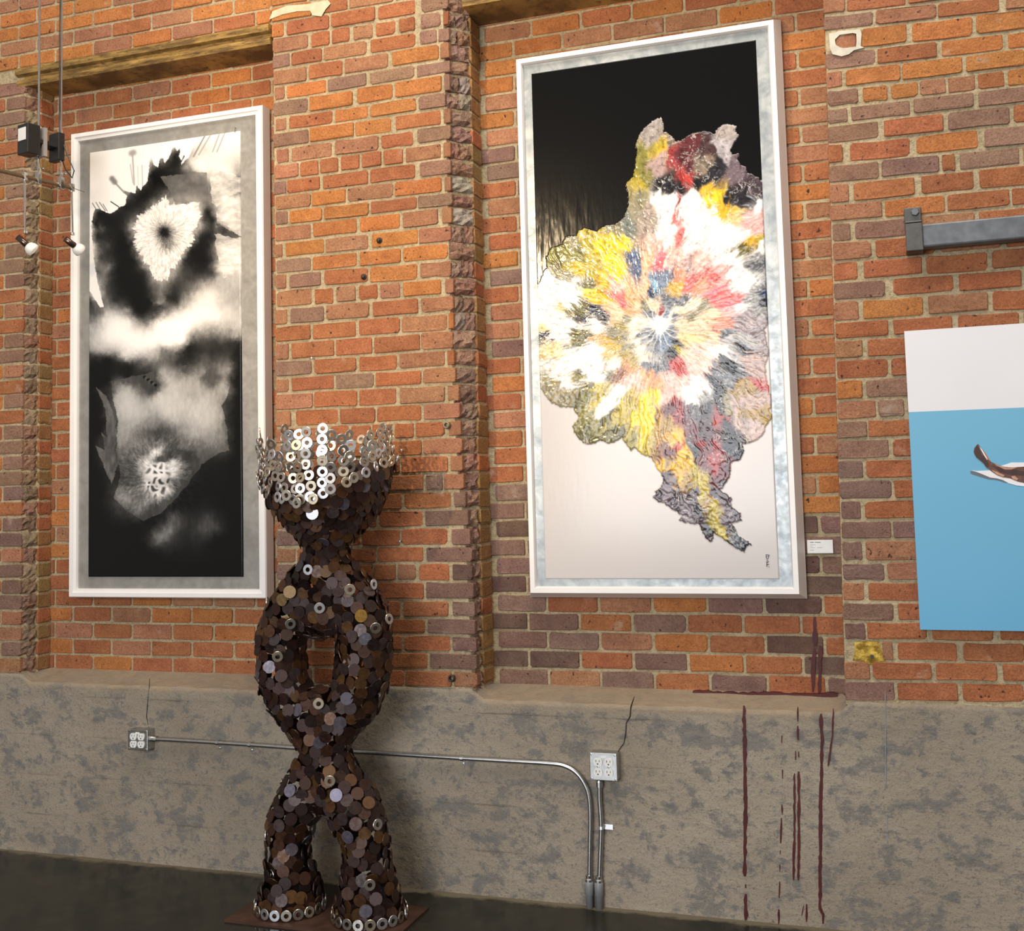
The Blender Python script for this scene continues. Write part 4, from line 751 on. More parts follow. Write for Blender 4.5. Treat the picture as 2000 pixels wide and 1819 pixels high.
def frame_loops(rect, prof):
    """concentric rectangle loops: prof = (inset, Y)"""
    x0, x1, z0, z1 = rect; v = []; f = []
    for i, y in prof: v += [(x0 + i, y, z0 + i), (x1 - i, y, z0 + i), (x1 - i, y, z1 - i), (x0 + i, y, z1 - i)]
    for k in range(len(prof) - 1):
        for j in range(4): f.append((k * 4 + j, k * 4 + (j + 1) % 4, k * 4 + 4 + (j + 1) % 4, k * 4 + 4 + j))
    return v, f
def painting(name, rect, crect, quad, nu, nv, painter, yw, prof, leaf, cmat, label):
    """rect: outer frame, crect: canvas, prof: frame section from the wall forward"""
    x0, x1, z0, z1 = rect; root = empty(name, ((x0 + x1) / 2, prof[-1][1], z0)); tag(root, label, 'painting')
    rel(MB().add(*frame_loops(rect, prof)).build('frame', WHITE), root)
    ins = prof[-1][0]; yl = prof[-1][1] - .001
    rel(MB().box(x0 + ins - .004, x1 - ins + .004, yl, yw - .012, z0 + ins - .004, z1 - ins + .004).build('leafed_panel', leaf), root)
    Hm = homog(quad); u, v, X, Z = canvas_grid(*crect, 0, nu, nv)
    q = np.stack([u, v, np.ones_like(u)], 1) @ Hm.T; px, py = q[:, 0] / q[:, 2], q[:, 1] / q[:, 2]
    col, rl_ = painter(px, py)
    edge = (u < 1e-6) | (u > 1 - 1e-6) | (v < 1e-6) | (v > 1 - 1e-6)
    Y = np.where(edge, yl - .0002, yl - .006 - rl_)
    o = grid_mesh('canvas', X, Y, Z, nu, nv, col, cmat, None); rel(o, root)
    return root, yl - .0075
ART1 = m_attr('poured_acrylic', .15, .28, 0., .05)
ART2 = m_attr('ink_print', .18, .3, 0., .03)
yf = DR - .085
pr, ysig = painting('framed_painting', PAINT_R, (PAINT_R[0] + .078, PAINT_R[1] - .090, PAINT_R[2] + .073, PAINT_R[3] - .082), [(1036, 131), (1468, 70), (1512, 1131), (1071, 1136)], 330, 760, paint_flower, DR,
                    [(.004, DR - .012), (.0, DR - .022), (.004, DR - .032), (.022, yf), (.040, yf), (.044, yf + .010), (.046, yf + .020)], SILVER, ART1,
                    'tall colourful poured paint flower on black and pale pink in white and silver frame')
yf2 = DL - .075
pl, ysl = painting('framed_painting', PAINT_L, (PAINT_L[0] + .094, PAINT_L[1] - .118, PAINT_L[2] + .088, PAINT_L[3] - .094), [(168, 294), (462, 246), (475, 1129), (178, 1127)], 260, 740, paint_ink, DL,
                   [(.0, DL - .012), (.0, yf2 + .006), (.004, yf2), (.020, yf2), (.023, yf2 + .006), (.036, yf2 + .008), (.038, yf2 + .020)], PEWTER, ART2,
                   'tall black and white ink bloom painting in white frame with pewter border')
def scribble(name, strokes, Y, r, root, mat=INK):
    m = MB()
    for s in strokes: m.tube([at(x, y, Y) for x, y in s], r, 5)
    return rel(m.build(name, mat), root)
S_ = lambda *p: [(1480 + x / 36.4, 1070 + y / 36.4) for x, y in p]
scribble('signature', [S_((600, 700), (590, 490), (720, 500), (850, 560)), S_((700, 560), (780, 620), (740, 680)), S_((590, 700), (660, 790), (760, 740)), S_((630, 880), (720, 890)), S_((620, 980), (640, 1060), (640, 1220)), S_((700, 1060), (720, 980), (790, 990)),
                       S_((640, 1220), (720, 1180), (800, 1190)), S_((640, 1220), (640, 1350)), S_((780, 1340), (810, 1390))], ysig - .001, .0011, pr)
T_ = lambda *p: [(400 + x / 18.2, 230 + y / 18.2) for x, y in p]
scribble('signature', [T_((1070, 340), (1090, 390), (1060, 400)), T_((1070, 430), (1085, 470)), T_((1060, 490), (1080, 520))], ysl - .001, .0012, pl)

# ------------------------------------------------------------------ blue panel at the right edge
pp = empty('art_panel', (2.5, -.03, 1.0)); tag(pp, 'frameless white and sky blue panel with a brown figure, at the right edge', 'painting')
PX0, PX1, PZ0, PZ1, PY_ = 2.046, 2.86, 1.003, 2.000, -.032
zs_ = at(1780, 805, PY_)[2]; zs2 = at(2000, 798, PY_)[2]
kk = N('sky_blue_print'); vv = kk.coord(); sx = kk.n('SeparateXYZ'); kk.l(vv, sx.inputs[0]); mr = kk.n('MapRange'); kk.l(sx.outputs[2], mr.inputs[0]); mr.inputs[1].default_value = PZ0 - 1; mr.inputs[2].default_value = zs_
n1 = kk.noise(vv, 3, 3); BLUE = kk.done(kk.mix(n1, kk.mix(mr.outputs[0], (.080, .335, .585), (.150, .405, .590)), kk.mix(mr.outputs[0], (.092, .35, .60), (.175, .43, .62))), .5, 0, .3)
PWHITE = plain('white_print', (.74, .72, .74), .5, 0, .3, .02, 5)
rel(MB().box(PX0, PX1, PY_, -.006, PZ0, PZ1).build('backing_board', plain('panel_edge', (.45, .47, .5), .6)), pp)
rel(MB().poly([(PX0, PY_, zs_), (PX1, PY_, zs2 + .001), (PX1, PY_, PZ1), (PX0, PY_, PZ1)], (0, -.0015, 0)).build('white_field', PWHITE), pp)
rel(MB().poly([(PX0, PY_, PZ0), (PX1, PY_, PZ0), (PX1, PY_, zs2 + .001), (PX0, PY_, zs_)], (0, -.0015, 0)).build('blue_field', BLUE), pp)
D_ = lambda x, y: (1860 + x / 12.13, 830 + y / 12.13)
def flat(name, pts, mat, lay):
    q = [at(*D_(x, y), PY_ - .0015) for x, y in pts]; return rel(MB().poly(q, (0, -.0007 * lay, 0)).build(name, mat), pp)
RAFT, RSH = plain('print_white', (.80, .78, .79), .5, 0, .3, .03), plain('print_grey', (.135, .145, .17), .5, 0, .3, .05)
SK = [plain('print_brown', (.135, .062, .045), .5, 0, .3, .35, 90), plain('print_dark_brown', (.060, .030, .026), .5, 0, .3, .2, 60), plain('print_tan', (.50, .26, .17), .5, 0, .3, .2, 80), plain('print_orange', (.50, .17, .055), .5, 0, .3, .2, 80)]
flat('figure_raft_edge', [(425, 1110), (450, 1090), (560, 1110), (700, 1160), (900, 1250), (1060, 1270), (1200, 1310), (1310, 1375), (1240, 1370), (1050, 1310), (850, 1290), (650, 1230), (480, 1175), (430, 1150)], RSH, 1)
flat('figure_raft', [(440, 1085), (600, 1095), (860, 1080), (1190, 965), (1400, 895), (1700, 895), (2300, 930), (2900, 1010), (3300, 1120), (3000, 1300), (2500, 1420), (2000, 1460), (1700, 1455), (1520, 1435), (1340, 1385), (1200, 1310), (1060, 1270), (900, 1250), (700, 1165), (560, 1112)], RAFT, 2)
flat('figure_leg', [(505, 640), (515, 560), (560, 500), (590, 465), (615, 455), (650, 515), (720, 590), (800, 700), (850, 790), (920, 880), (1030, 925), (1180, 985), (1340, 1005), (1420, 1010), (1550, 1000), (1700, 990), (2200, 980), (2700, 1030), (3000, 1110), (2800, 1240), (2300, 1350), (1900, 1385), (1700, 1380), (1560, 1350), (1440, 1300), (1370, 1270), (1200, 1245), (1060, 1195), (960, 1130), (890, 1075), (800, 1010), (740, 920), (660, 850), (570, 775), (520, 690)], SK[0], 3)
flat('figure_shade', [(520, 640), (560, 520), (595, 480), (640, 580), (690, 700), (780, 800), (850, 900), (870, 1000), (800, 990), (740, 900), (640, 820), (550, 740)], SK[1], 4)
flat('figure_shade', [(930, 960), (1100, 1010), (1250, 1080), (1500, 1060), (1700, 1110), (1700, 1200), (1500, 1190), (1300, 1170), (1100, 1100)], SK[1], 4)
flat('figure_light', [(690, 590), (720, 600), (790, 690), (850, 780), (905, 870), (870, 850), (800, 770), (740, 690)], SK[3], 5)
flat('figure_light', [(640, 520), (700, 580), (745, 660), (830, 810), (825, 835), (760, 740), (690, 620)], RAFT, 6)
flat('figure_light', [(920, 1060), (1050, 1110), (1240, 1200), (1200, 1235), (1060, 1180), (960, 1110)], SK[2], 5)
flat('figure_light', [(960, 905), (1040, 935), (1200, 995), (1420, 1020), (1540, 1010), (1400, 1060), (1250, 1060), (1080, 985)], SK[2], 5)
flat('figure_light', [(1390, 1220), (1480, 1210), (1560, 1280), (1520, 1320), (1420, 1275)], SK[2], 5)

# ------------------------------------------------------------------ caption card
c0, c1 = at(1576, 1055, DR - .004), at(1628, 1081, DR - .004)
cr_ = empty('caption_card', ((c0[0] + c1[0]) / 2, DR - .006, c1[2])); tag(cr_, 'small white caption card on the brick right of the colourful painting', 'label')
rel(MB().box(c0[0], c1[0], DR - .010, DR - .005, c1[2], c0[2]).build('card', WHITEP, None, False, .0015), cr_)
Q_ = lambda x, y: (1565 + x / 26.67, 1045 + y / 26.67)
r5 = random.Random(5)
def words(name, xs_, y, h, mat):
    m = MB()
    for a, b in xs_:
        x = a
        while x < b:
            w = r5.uniform(14, 24); p = [at(*Q_(x + dx, y + dy), DR - .0105) for dx, dy in ((0, r5.uniform(-h, -h * .4)), (w * .7, r5.uniform(-h, -h * .5)), (w * .7, h * .5), (0, h * .5))]; m.poly(p, (0, .0004, 0)); x += w
    rel(m.build(name, mat), cr_)
words('printed_line', [(450, 640), (700, 1010)], 395, 26, INK); words('printed_line', [(460, 740)], 520, 16, GREYINK); words('printed_line', [(460, 600)], 590, 14, GREYINK)
words('printed_line', [(470, 720), (830, 1080)], 665, 16, GREYINK); words('printed_line', [(460, 650)], 800, 20, GREYINK)

# ------------------------------------------------------------------ dark steel bar on the right pier
sb = empty('steel_bar', (2.2, 0, 2.27)); tag(sb, 'dark painted steel bar in a bolted strap bracket above the blue panel', 'rail')
yb = -.075
zt_, zb_ = at(1810, 437, yb)[2], at(1810, 482, yb)[2]
rel(MB().box(at(1775, 460, yb)[0], 3.0, yb, -.012, zb_, zt_).build('bar', DARKSTEEL, None, False, .006), sb)
xa, xb_ = at(1768, 450, yb)[0], at(1802, 450, yb)[0]; ztop_ = at(1787, 405, -.012)[2]
br_ = MB().box(xa, xb_, -.014, -.002, zt_ - .01, ztop_); br_.box(xa, xb_, yb - .010, -.004, zb_ - .012, zb_ - .001).box(xa, xb_, yb - .011, yb - .001, zb_ - .012, zt_ + .010).box(xa, xb_, yb - .011, -.003, zt_ + .001, zt_ + .012)
rel(br_.build('bracket', plain('bracket_steel', (.085, .082, .075), .5, .3, .5, .2, 30), None, False, .003), sb)
bp = at(1787, 415, -.014); rel(MB().lathe([(0, .012), (.012, .012), (.014, .009), (.014, 0)], bp, (0, -1, 0), 6).build('bolt', DARKSTEEL), sb)

# ------------------------------------------------------------------ outlets and conduit
def outlet_box(x0, y0, x1, y1, yb, label):
    A, B = at(x0, y0, yb), at(x1, y1, yb); xa, xb, za, zb = A[0], B[0], B[2], A[2]; w, h = xb - xa, zb - za
    r = empty('outlet_box', ((xa + xb) / 2, 0, za)); tag(r, label, 'outlet', 'double duplex outlets on the concrete')
    rel(MB().box(xa, xb, yb + .003, .004, za, zb).build('steel_box', STEEL, None, False, .004), r)
    rel(MB().box(xa - .001, xb + .001, yb - .002, yb + .0035, za - .001, zb + .001).build('cover_plate', STEEL, None, False, .002), r)
    for cx in (.30, .70):
        for cz in (.32, .70):
            X, Z = xa + w * cx, za + h * cz - .03 * h; pts = []
            for k in range(20):
                a = 2 * math.pi * k / 20; pts.append((X + math.cos(a) * .0165, yb - .002, Z + max(-.0135, min(.0135, math.sin(a) * .0175))))
            sck = MB().poly(pts, (0, -.004, 0)).build('socket', WHITEP); rel(sck, r)
            sl = MB().box(X - .0075, X - .0055, yb - .0066, yb - .0055, Z, Z + .0075).box(X + .0050, X + .0068, yb - .0066, yb - .0055, Z + .0005, Z + .007).box(X - .0025, X + .002, yb - .0066, yb - .0055, Z - .0085, Z - .0045)
            sl = sl.build('slots', INK); sl.parent = sck
    for cx, cz in ((.06, .94), (.94, .94), (.06, .06), (.94, .06), (.30, .50), (.70, .50)):
        rel(MB().lathe([(0, .002), (.004, .0015), (.0045, 0)], (xa + w * cx, yb - .002, za + h * cz), (0, -1, 0), 10).build('screw', STEEL), r)
    rel(MB().box(xa + w * .40, xa + w * .60, yb - .0032, yb - .002, zb - .017, zb - .009).build('rating_plate', WHITEP), r)
    return r
ob1 = outlet_box(250.5, 1425, 288, 1466.5, -.052, 'steel outlet box with four white sockets at the left end of the conduit')
ob2 = outlet_box(1152, 1470, 1206, 1526, -.052, 'steel outlet box with four white sockets right of the bent conduit')
CY = -.022
def smooth_path(pts, Y, n=4):
    P = [Vector(at(x, y, Y)) for x, y in pts]; out = []
    for i in range(len(P) - 1):
        a, b, c, d = P[max(i - 1, 0)], P[i], P[i + 1], P[min(i + 2, len(P) - 1)]
        for k in range(n):
            t = k / n; out.append(.5 * ((2 * b) + (c - a) * t + (2 * a - 5 * b + 4 * c - d) * t * t + (3 * b - a - 3 * c + d) * t ** 3))
    return out + [P[-1]]
def fitting(x, y, r, h, Y=CY, n=12):
    c = at(x, y, Y); return MB().lathe([(0, -h), (r, -h), (r, h * .5), (r * .82, h), (0, h)], c, (0, 0, 1), n)
cd_ = empty('conduit', (.6, CY, 0)); tag(cd_, 'long galvanized conduit running from the left outlet box and bending down to the floor', 'pipe')
rel(MB().tube(smooth_path([(300, 1444), (360, 1447), (488, 1455), (600, 1463), (700, 1469), (896, 1481), (1000, 1487), (1067, 1491), (1102, 1496), (1127, 1511), (1144, 1536), (1151, 1562), (1153, 1600), (1152, 1660), (1151, 1736)], CY), .0085, 12).build('tube', STEEL, None, True), cd_)
zfl = lambda x: atZ(x, 1779, 0.)
def pvc(root, x):
    c = at(x, 1740, CY); X = c[0]
    rel(MB().lathe([(0, 0), (.0135, 0), (.0135, .045), (.0165, .048), (.0165, .088), (.0145, .092), (0, .092)], (X, CY, .0), (0, 0, 1), 16).build('grey_sleeve', GREYPVC, None, True), root)
    rel(MB().lathe([(0, .09), (.0140, .09), (.0145, .100), (.0115, .104), (.0125, .114), (.0, .114)], (X, CY, .0), (0, 0, 1), 12).build('coupling', STEEL), root)
pvc(cd_, 1151)
for x, y in ((425, 1451), (488, 1455), (902, 1481.5)):
    a = Vector(at(x, y, CY)); s = MB().tube([a + Vector((-.006, 0, 0)), a + Vector((.006, 0, 0))], .0105, 10); s.box(a.x - .006, a.x + .006, -.006, -.001, a.z - .030, a.z)
    st_ = rel(s.build('strap', STEEL), cd_)
    sc_ = MB().lathe([(0, .004), (.0035, .003), (.004, 0)], (a.x, -.006, a.z - .023), (0, -1, 0), 8).build('screw', STEEL); sc_.parent = st_
rel(MB().tube([Vector(at(291, 1443, CY)), Vector(at(306, 1444.5, CY))], .012, 10).build('connector', STEEL), cd_)
c2_ = empty('conduit', (1.0, CY, 0)); tag(c2_, 'short galvanized conduit dropping straight from the right outlet box to the floor', 'pipe')
rel(MB().tube(smooth_path([(1171, 1524), (1171, 1560), (1173, 1590), (1174, 1620), (1172, 1680), (1170, 1736)], CY), .0085, 12).build('tube', STEEL, None, True), c2_)
pvc(c2_, 1170)
a = Vector(at(1174, 1617, CY)); s = MB().tube([a + Vector((0, 0, -.005)), a + Vector((0, 0, .005))], .0105, 10); s.box(a.x, a.x + .040, -.008, -.004, a.z - .009, a.z + .009)
rel(s.build('strap', plain('bright_zinc', (.75, .77, .8), .25, .8, .5, .05), None), c2_)
rel(fitting(1171, 1531, .0125, .012).build('connector', STEEL), c2_)

# ------------------------------------------------------------------ iron bits left in the brickwork
IRON = plain('old_iron', (.055, .045, .038), .6, .5, .4, .3, 60); BRASSY = plain('worn_brass_iron', (.24, .19, .12), .5, .6, .4, .2, 60)
def ring(name, x, y, r, mat, label, group=None):
    c = at(x, y, -.004); o = MB().lathe([(r * .45, .0), (r, .0), (r * 1.05, .006), (r * .9, .013), (r * .6, .012), (r * .5, .004)], (0, 0, 0), (0, -1, 0), 18).build(name, mat, None, True); o.location = c; return tag(o, label, 'anchor', group)
ring('wall_anchor', 873.5, 831, .0135, BRASSY, 'ring shaped metal anchor on the pier, level with the top of the sculpture')
ring('wall_anchor', 569, 845, .0135, IRON, 'dark round anchor in the brick behind the left of the washer crown')
ring('wall_anchor', 883, 1325, .0135, IRON, 'dark ring anchor in the lowest brick course of the middle pier')
for x, y, lb in ((741, 470, 'upper rusty bolt stub in an orange brick of the middle pier'), (710.5, 541, 'lower rusty bolt stub beside a joint of the middle pier')):
    c = at(x, y, -.002); o = MB().lathe([(0, .016), (.007, .014), (.0085, .006), (.012, .003), (.013, 0)], (0, 0, 0), (0, -1, 0), 9).build('bolt_stub', IRON); o.location = c; tag(o, lb, 'bolt')
for x, y, lb in ((612.5, 700.5, 'bright nail in a joint of the middle pier above the crown'), (788, 880, 'small nail in a red brick right of the washer crown'), (784, 1057, 'small dark nail in a joint right of the sculpture neck')):
    c = at(x, y, 0.); o = MB().tube([(0, .01, 0), (0, -.018, 0)], .0018, 6).lathe([(0, .022), (.005, .0215), (.005, .018), (0, .018)], (0, 0, 0), (0, -1, 0), 10).build('nail', STEEL); o.location = c; tag(o, lb, 'nail')
# plaster and foam patches (fillings of the wall itself)
def blob(name, outline, Y, depth, mat, parent, seed, n=9):
    """lumpy filling bounded by a pixel outline"""
    c = np.mean(outline, 0); r6 = random.Random(seed); v = []; f = []; m_ = len(outline)
    for k in range(n + 1):
        t = 1 - k / n
        for x, y in outline:
            p = at(c[0] + (x - c[0]) * t, c[1] + (y - c[1]) * t, Y); v.append((p[0], Y - depth * (1 - t ** 2.2) + r6.uniform(-.0025, .0025) * (k > 0) + (.012 if k == 0 else 0), p[2]))
    for k in range(n):
        for i in range(m_): f.append((k * m_ + i, k * m_ + (i + 1) % m_, (k + 1) * m_ + (i + 1) % m_, (k + 1) * m_ + i))
    return mk(name, v, f, mat, parent, True)
PLASTER = plain('plaster', (.56, .52, .43), .9, 0, .2, .12, 30)
E8 = lambda x, y: (1540 + x / 4.348, 1020 + y / 4.348); E5 = lambda x, y: (1600 + x / 5, y / 5); E1 = lambda x, y: (520 + x / 5, y / 5)
pl_out = [E5(*q) for q in ((95, 330), (220, 300), (400, 285), (415, 330), (405, 450), (440, 465), (340, 490), (290, 530), (220, 550), (130, 530), (105, 470), (100, 400))]
pl_in = [E5(*q) for q in ((155, 385), (200, 340), (330, 322), (362, 330), (365, 400), (360, 455), (300, 462), (240, 470), (200, 460), (165, 440), (158, 420), (155, 400))]
v = [tuple(at(x, y, -.004)) for x, y in pl_out] + [tuple(at(x, y, -.005)) for x, y in pl_in] + [tuple(at(x, y, .02)) for x, y in pl_out]
n_ = len(pl_out); f = [(i, (i + 1) % n_, n_ + (i + 1) % n_, n_ + i) for i in range(n_)] + [(i, 2 * n_ + i, 2 * n_ + (i + 1) % n_, (i + 1) % n_) for i in range(n_)]
mk('plaster_patch', v, f, PLASTER, wp)
MP = plain('mortar_smear', (.55, .47, .33), .95, 0, .15, .12, 40)
q_ = [E1(*q) for q in ((30, 190), (60, 110), (200, 55), (400, 40), (600, 0), (630, 35), (580, 90), (540, 160), (450, 150), (430, 105), (300, 110), (160, 140))]
mk('mortar_patch', [tuple(at(x, y, -.0055)) for x, y in q_] + [tuple(at(x, y, .012)) for x, y in q_], [tuple(range(12))] + [(i, 12 + i, 12 + (i + 1) % 12, (i + 1) % 12) for i in range(12)], MP, wm)
kk = N('expanding_foam'); vv = kk.coord(); n1 = kk.noise(vv, 40, 4); n2 = kk.noise(vv, 120, 3); kk.bump(n2, .8, .008)
FOAM = kk.done(kk.mix(kk.ramp(n1, [(.38, 0.), (.62, 1.)]), (.23, .13, .02), (.62, .42, .075)), .85, 0, .2)
fo = blob('foam_filler', [E8(*q) for q in ((545, 1010), (660, 1000), (780, 1005), (800, 1080), (820, 1150), (850, 1190), (760, 1200), (720, 1225), (670, 1220), (630, 1190), (530, 1180), (550, 1100))], .0035, .007, FOAM, None, 3)
tag(fo, 'yellow foam filling a broken hole low on the right pier', 'foam')
hp = at(*E8(710, 1140), -.004); rel_h = MB().tube([(hp[0], -.0085, hp[2]), (hp[0], .01, hp[2])], .0058, 12).build('pipe_hole', BLACKP, fo)
# red paint that ran down the brick and lies on the sill
for pts, w in ((((1590, 1205), (1591, 1240), (1592, 1262)), 8), (((1591, 1268), (1588, 1300), (1588, 1352)), 7), (((1603, 1262), (1601, 1300), (1600, 1355)), 7)):
    strip('paint_run', list(pts), w, REDPAINT, wr, DR - .006, .003)
strip('paint_pool', [(1352, 1352), (1420, 1357), (1500, 1357), (1560, 1359), (1636, 1358)], 7, REDPAINT, wr, DR - .030, .02, .5)
# ------------------------------------------------------------------ sculpture of welded discs and washers
SY = -.33
sc = empty('disc_sculpture', tuple(atZ(640, 1790, 0.) * np.array([1, 0, 0]) + np.array([0, SY, 0]))); tag(sc, 'tall looping sculpture of welded rusty discs with a crown of steel washers', 'sculpture')
def P3(x, y, Y=SY): return at(x, y, Y)
PXM = 1 / np.linalg.norm(P3(641, 1300) - P3(640, 1300))        # pixels per metre in the sculpture's plane
def dense(pts, n=14):
    a = np.array([(*P3(x, y), r / PXM) for x, y, r in pts]); out = []
    for i in range(len(a) - 1):
        p0, p1, p2, p3 = a[max(i - 1, 0)], a[i], a[i + 1], a[min(i + 2, len(a) - 1)]
        for k in range(n):
            t = k / n; out.append(.5 * ((2 * p1) + (p2 - p0) * t + (2 * p0 - 5 * p1 + 4 * p2 - p3) * t * t + (3 * p1 - p0 - 3 * p2 + p3) * t ** 3))
    return np.array(out + [a[-1]])
TUB = [dense(t) for t in (
    [(632, 1070, 38), (631, 1095, 37), (614, 1132, 40), (568, 1195, 42), (550, 1255, 41), (550, 1310, 41), (567, 1365, 38), (602, 1415, 37), (629, 1462, 35)],
    [(632, 1070, 38), (632, 1095, 37), (655, 1132, 43), (698, 1190, 46), (711, 1250, 46), (709, 1310, 46), (693, 1365, 42), (660, 1415, 38), (633, 1462, 35)],
    [(629, 1440, 37), (628, 1480, 36), (606, 1530, 40), (575, 1590, 40), (562, 1645, 34), (566, 1700, 42), (567, 1745, 52), (567, 1780, 57)],
    [(633, 1440, 37), (640, 1480, 37), (662, 1530, 42), (696, 1590, 44), (714, 1645, 37), (717, 1700, 43), (719, 1750, 53), (722, 1796, 60)])]
TUB += [dense(t, 8) for t in ([(596, 1190, 40), (632, 1198, 42), (668, 1190, 42)], [(600, 1390, 38), (632, 1386, 38), (668, 1390, 38)], [(612, 1540, 36), (634, 1545, 36), (656, 1540, 36)])]
BOWL = [(1095, 36), (1068, 39), (1045, 54), (1020, 74), (998, 90), (965, 105), (935, 115), (900, 121), (860, 124)]
bz = np.array([P3(637, y)[2] for y, r in BOWL]); brd = np.array([r / PXM for y, r in BOWL]); bcx = P3(638, 960)[0]
zfront, zside, zback = P3(638, 985)[2], P3(638, 922)[2], P3(638, 905)[2]
def zrim(th):                                                  # th: 0 = +X, -pi/2 = towards the camera
    s = -math.sin(th); return zside + (zfront - zside) * max(0, s) ** 1.6 + (zback - zside) * max(0, -s) + .010 * math.cos(th)
cand = []                                                       # (point, normal)
g = random.Random(11)
for ti, T in enumerate(TUB):
    seg = T[1:, :3] - T[:-1, :3]; ln = np.linalg.norm(seg, axis=1)
    for i in range(len(seg)):
        t = seg[i] / ln[i]; a = np.cross(t, (0, 1, 0)); a /= np.linalg.norm(a); b = np.cross(t, a); r = T[i, 3]
        for _ in range(int(ln[i] * 2 * math.pi * r * 26000)):
            an = g.uniform(0, 2 * math.pi); s = g.random(); nrm = a * math.cos(an) + b * math.sin(an); p = T[i, :3] + seg[i] * s + nrm * r
            ok = p[2] > .03
            for tj, T2 in enumerate(TUB):
                if tj == ti or not ok: continue
                d = np.linalg.norm(T2[:, :3] - p, axis=1)
                if (d < T2[:, 3] * .93).any(): ok = False
            if ok and abs(p[2] - bz).min() >= 0 and p[2] > bz[0] and math.hypot(p[0] - bcx, p[1] - SY) < np.interp(p[2], bz, brd) - .01: ok = False
            if ok: cand.append((p, nrm))
for _ in range(7000):
    th = g.uniform(-math.pi, math.pi); z = g.uniform(bz[0], zrim(th)); r = np.interp(z, bz, brd); dr = (np.interp(z + .01, bz, brd) - r) / .01
    if g.random() > r / .23: continue
    nrm = np.array((math.cos(th), math.sin(th), -dr * .35)); nrm /= np.linalg.norm(nrm); cand.append((np.array((bcx + r * math.cos(th), SY + r * math.sin(th), z)), nrm))
g.shuffle(cand)
cell = {}; pts = []; MIN = .0305
for p, nrm in cand:
    k = tuple((p // .031).astype(int)); bad = False
    for dx in (-1, 0, 1):
        for dy in (-1, 0, 1):
            for dz in (-1, 0, 1):
                for q in cell.get((k[0] + dx, k[1] + dy, k[2] + dz), ()):
                    if np.sum((q - p) ** 2) < (MIN * (.86 if p[2] > bz[0] else 1.)) ** 2: bad = True; break
    if bad: continue
    cell.setdefault(k, []).append(p); pts.append((p, nrm))
DR_ = .0228
def disc_geo(r, th, n=16):
    v = [(r * math.cos(2 * math.pi * k / n), r * math.sin(2 * math.pi * k / n), z) for z in (0, th) for k in range(n)]
    return v, [tuple(reversed(range(n))), tuple(range(n, 2 * n))] + [(k, (k + 1) % n, n + (k + 1) % n, n + k) for k in range(n)]
dv, df = disc_geo(DR_, .0032)
dme = bpy.data.meshes.new('disc'); dme.from_pydata(dv, [], df); dme.materials.append(DISC1); dme.update()
RUST = [((.055, .020, .015), 5), ((.082, .032, .016), 4), ((.140, .058, .020), 3), ((.185, .085, .026), 1.7), ((.090, .056, .054), 2.6), ((.130, .086, .082), 1.3), ((.032, .014, .012), 4), ((.15, .13, .16), .35)]
def frame_of(p, nrm, tilt):
    nv = Vector(nrm) + Vector((g.gauss(0, tilt), g.gauss(0, tilt), g.gauss(0, tilt))); nv.normalize()
    q = nv.to_track_quat('Z', 'Y').to_matrix().to_4x4(); q.translation = Vector(p) + Vector(nrm) * g.uniform(-.004, .007); return q
items = []
for p, nrm in pts:
    view = CAM - p; view /= np.linalg.norm(view); c = g.choices([c for c, w in RUST], [w for c, w in RUST])[0]; k = g.uniform(.48, .86)
    items.append((float(np.dot(nrm, view)) + (0 if p[1] < SY + .02 else -.6), frame_of(p, nrm, .17), tuple(x * k for x in c)))
items.sort(key=lambda q: -q[0])
inv = Matrix.Translation(-Vector(sc.location))
special = [(605, 1003, (.62, .64, .75)), (707, 1212, (.40, .23, .05)), (716, 1240, (.24, .23, .28)), (660, 1562, (.22, .20, .27)), (555, 1546, (.18, .165, .21)), (690, 1632, (.16, .14, .18)), (578, 1163, (.18, .16, .24)), (545, 1176, (.24, .15, .06)), (565, 1138, (.24, .15, .06)), (723, 1780, (.17, .15, .18)), (572, 1655, (.15, .12, .14))]
front = []
for fx, M, c in items[:300]:
    o = bpy.data.objects.new('disc', dme); o.parent = sc; o.matrix_parent_inverse = inv; o.matrix_basis = M; COL.objects.link(o)
    x, y = proj(M.translation)
    front.append((x, y, o)); o.color = (*c, 1)
for a, b, c in special:
    o = min(front, key=lambda q: math.hypot(q[0] - a, q[1] - b))[2]; o.color = (*c, 1); M = o.matrix_basis.copy(); M.translation += Vector((.05, -1, 0)).normalized() * .012; o.matrix_basis = M
V = []; FA = []; CO = []
for fx, M, c in items[300:]:
    n = len(V); V += [tuple(M @ Vector(q)) for q in dv]; FA += [tuple(i + n for i in q) for q in df]; CO += [(*c, 1)] * len(dv)
lay = mk('disc_layer', V, FA, DISCN); rel(lay, sc); lay['kind'] = 'stuff'; lay['label'] = 'overlapping rusty discs on the sides and back'
at_ = lay.data.color_attributes.new('pigment', 'FLOAT_COLOR', 'POINT'); at_.data.foreach_set('color', np.array(CO, 'f').ravel())
print('discs', len(items))
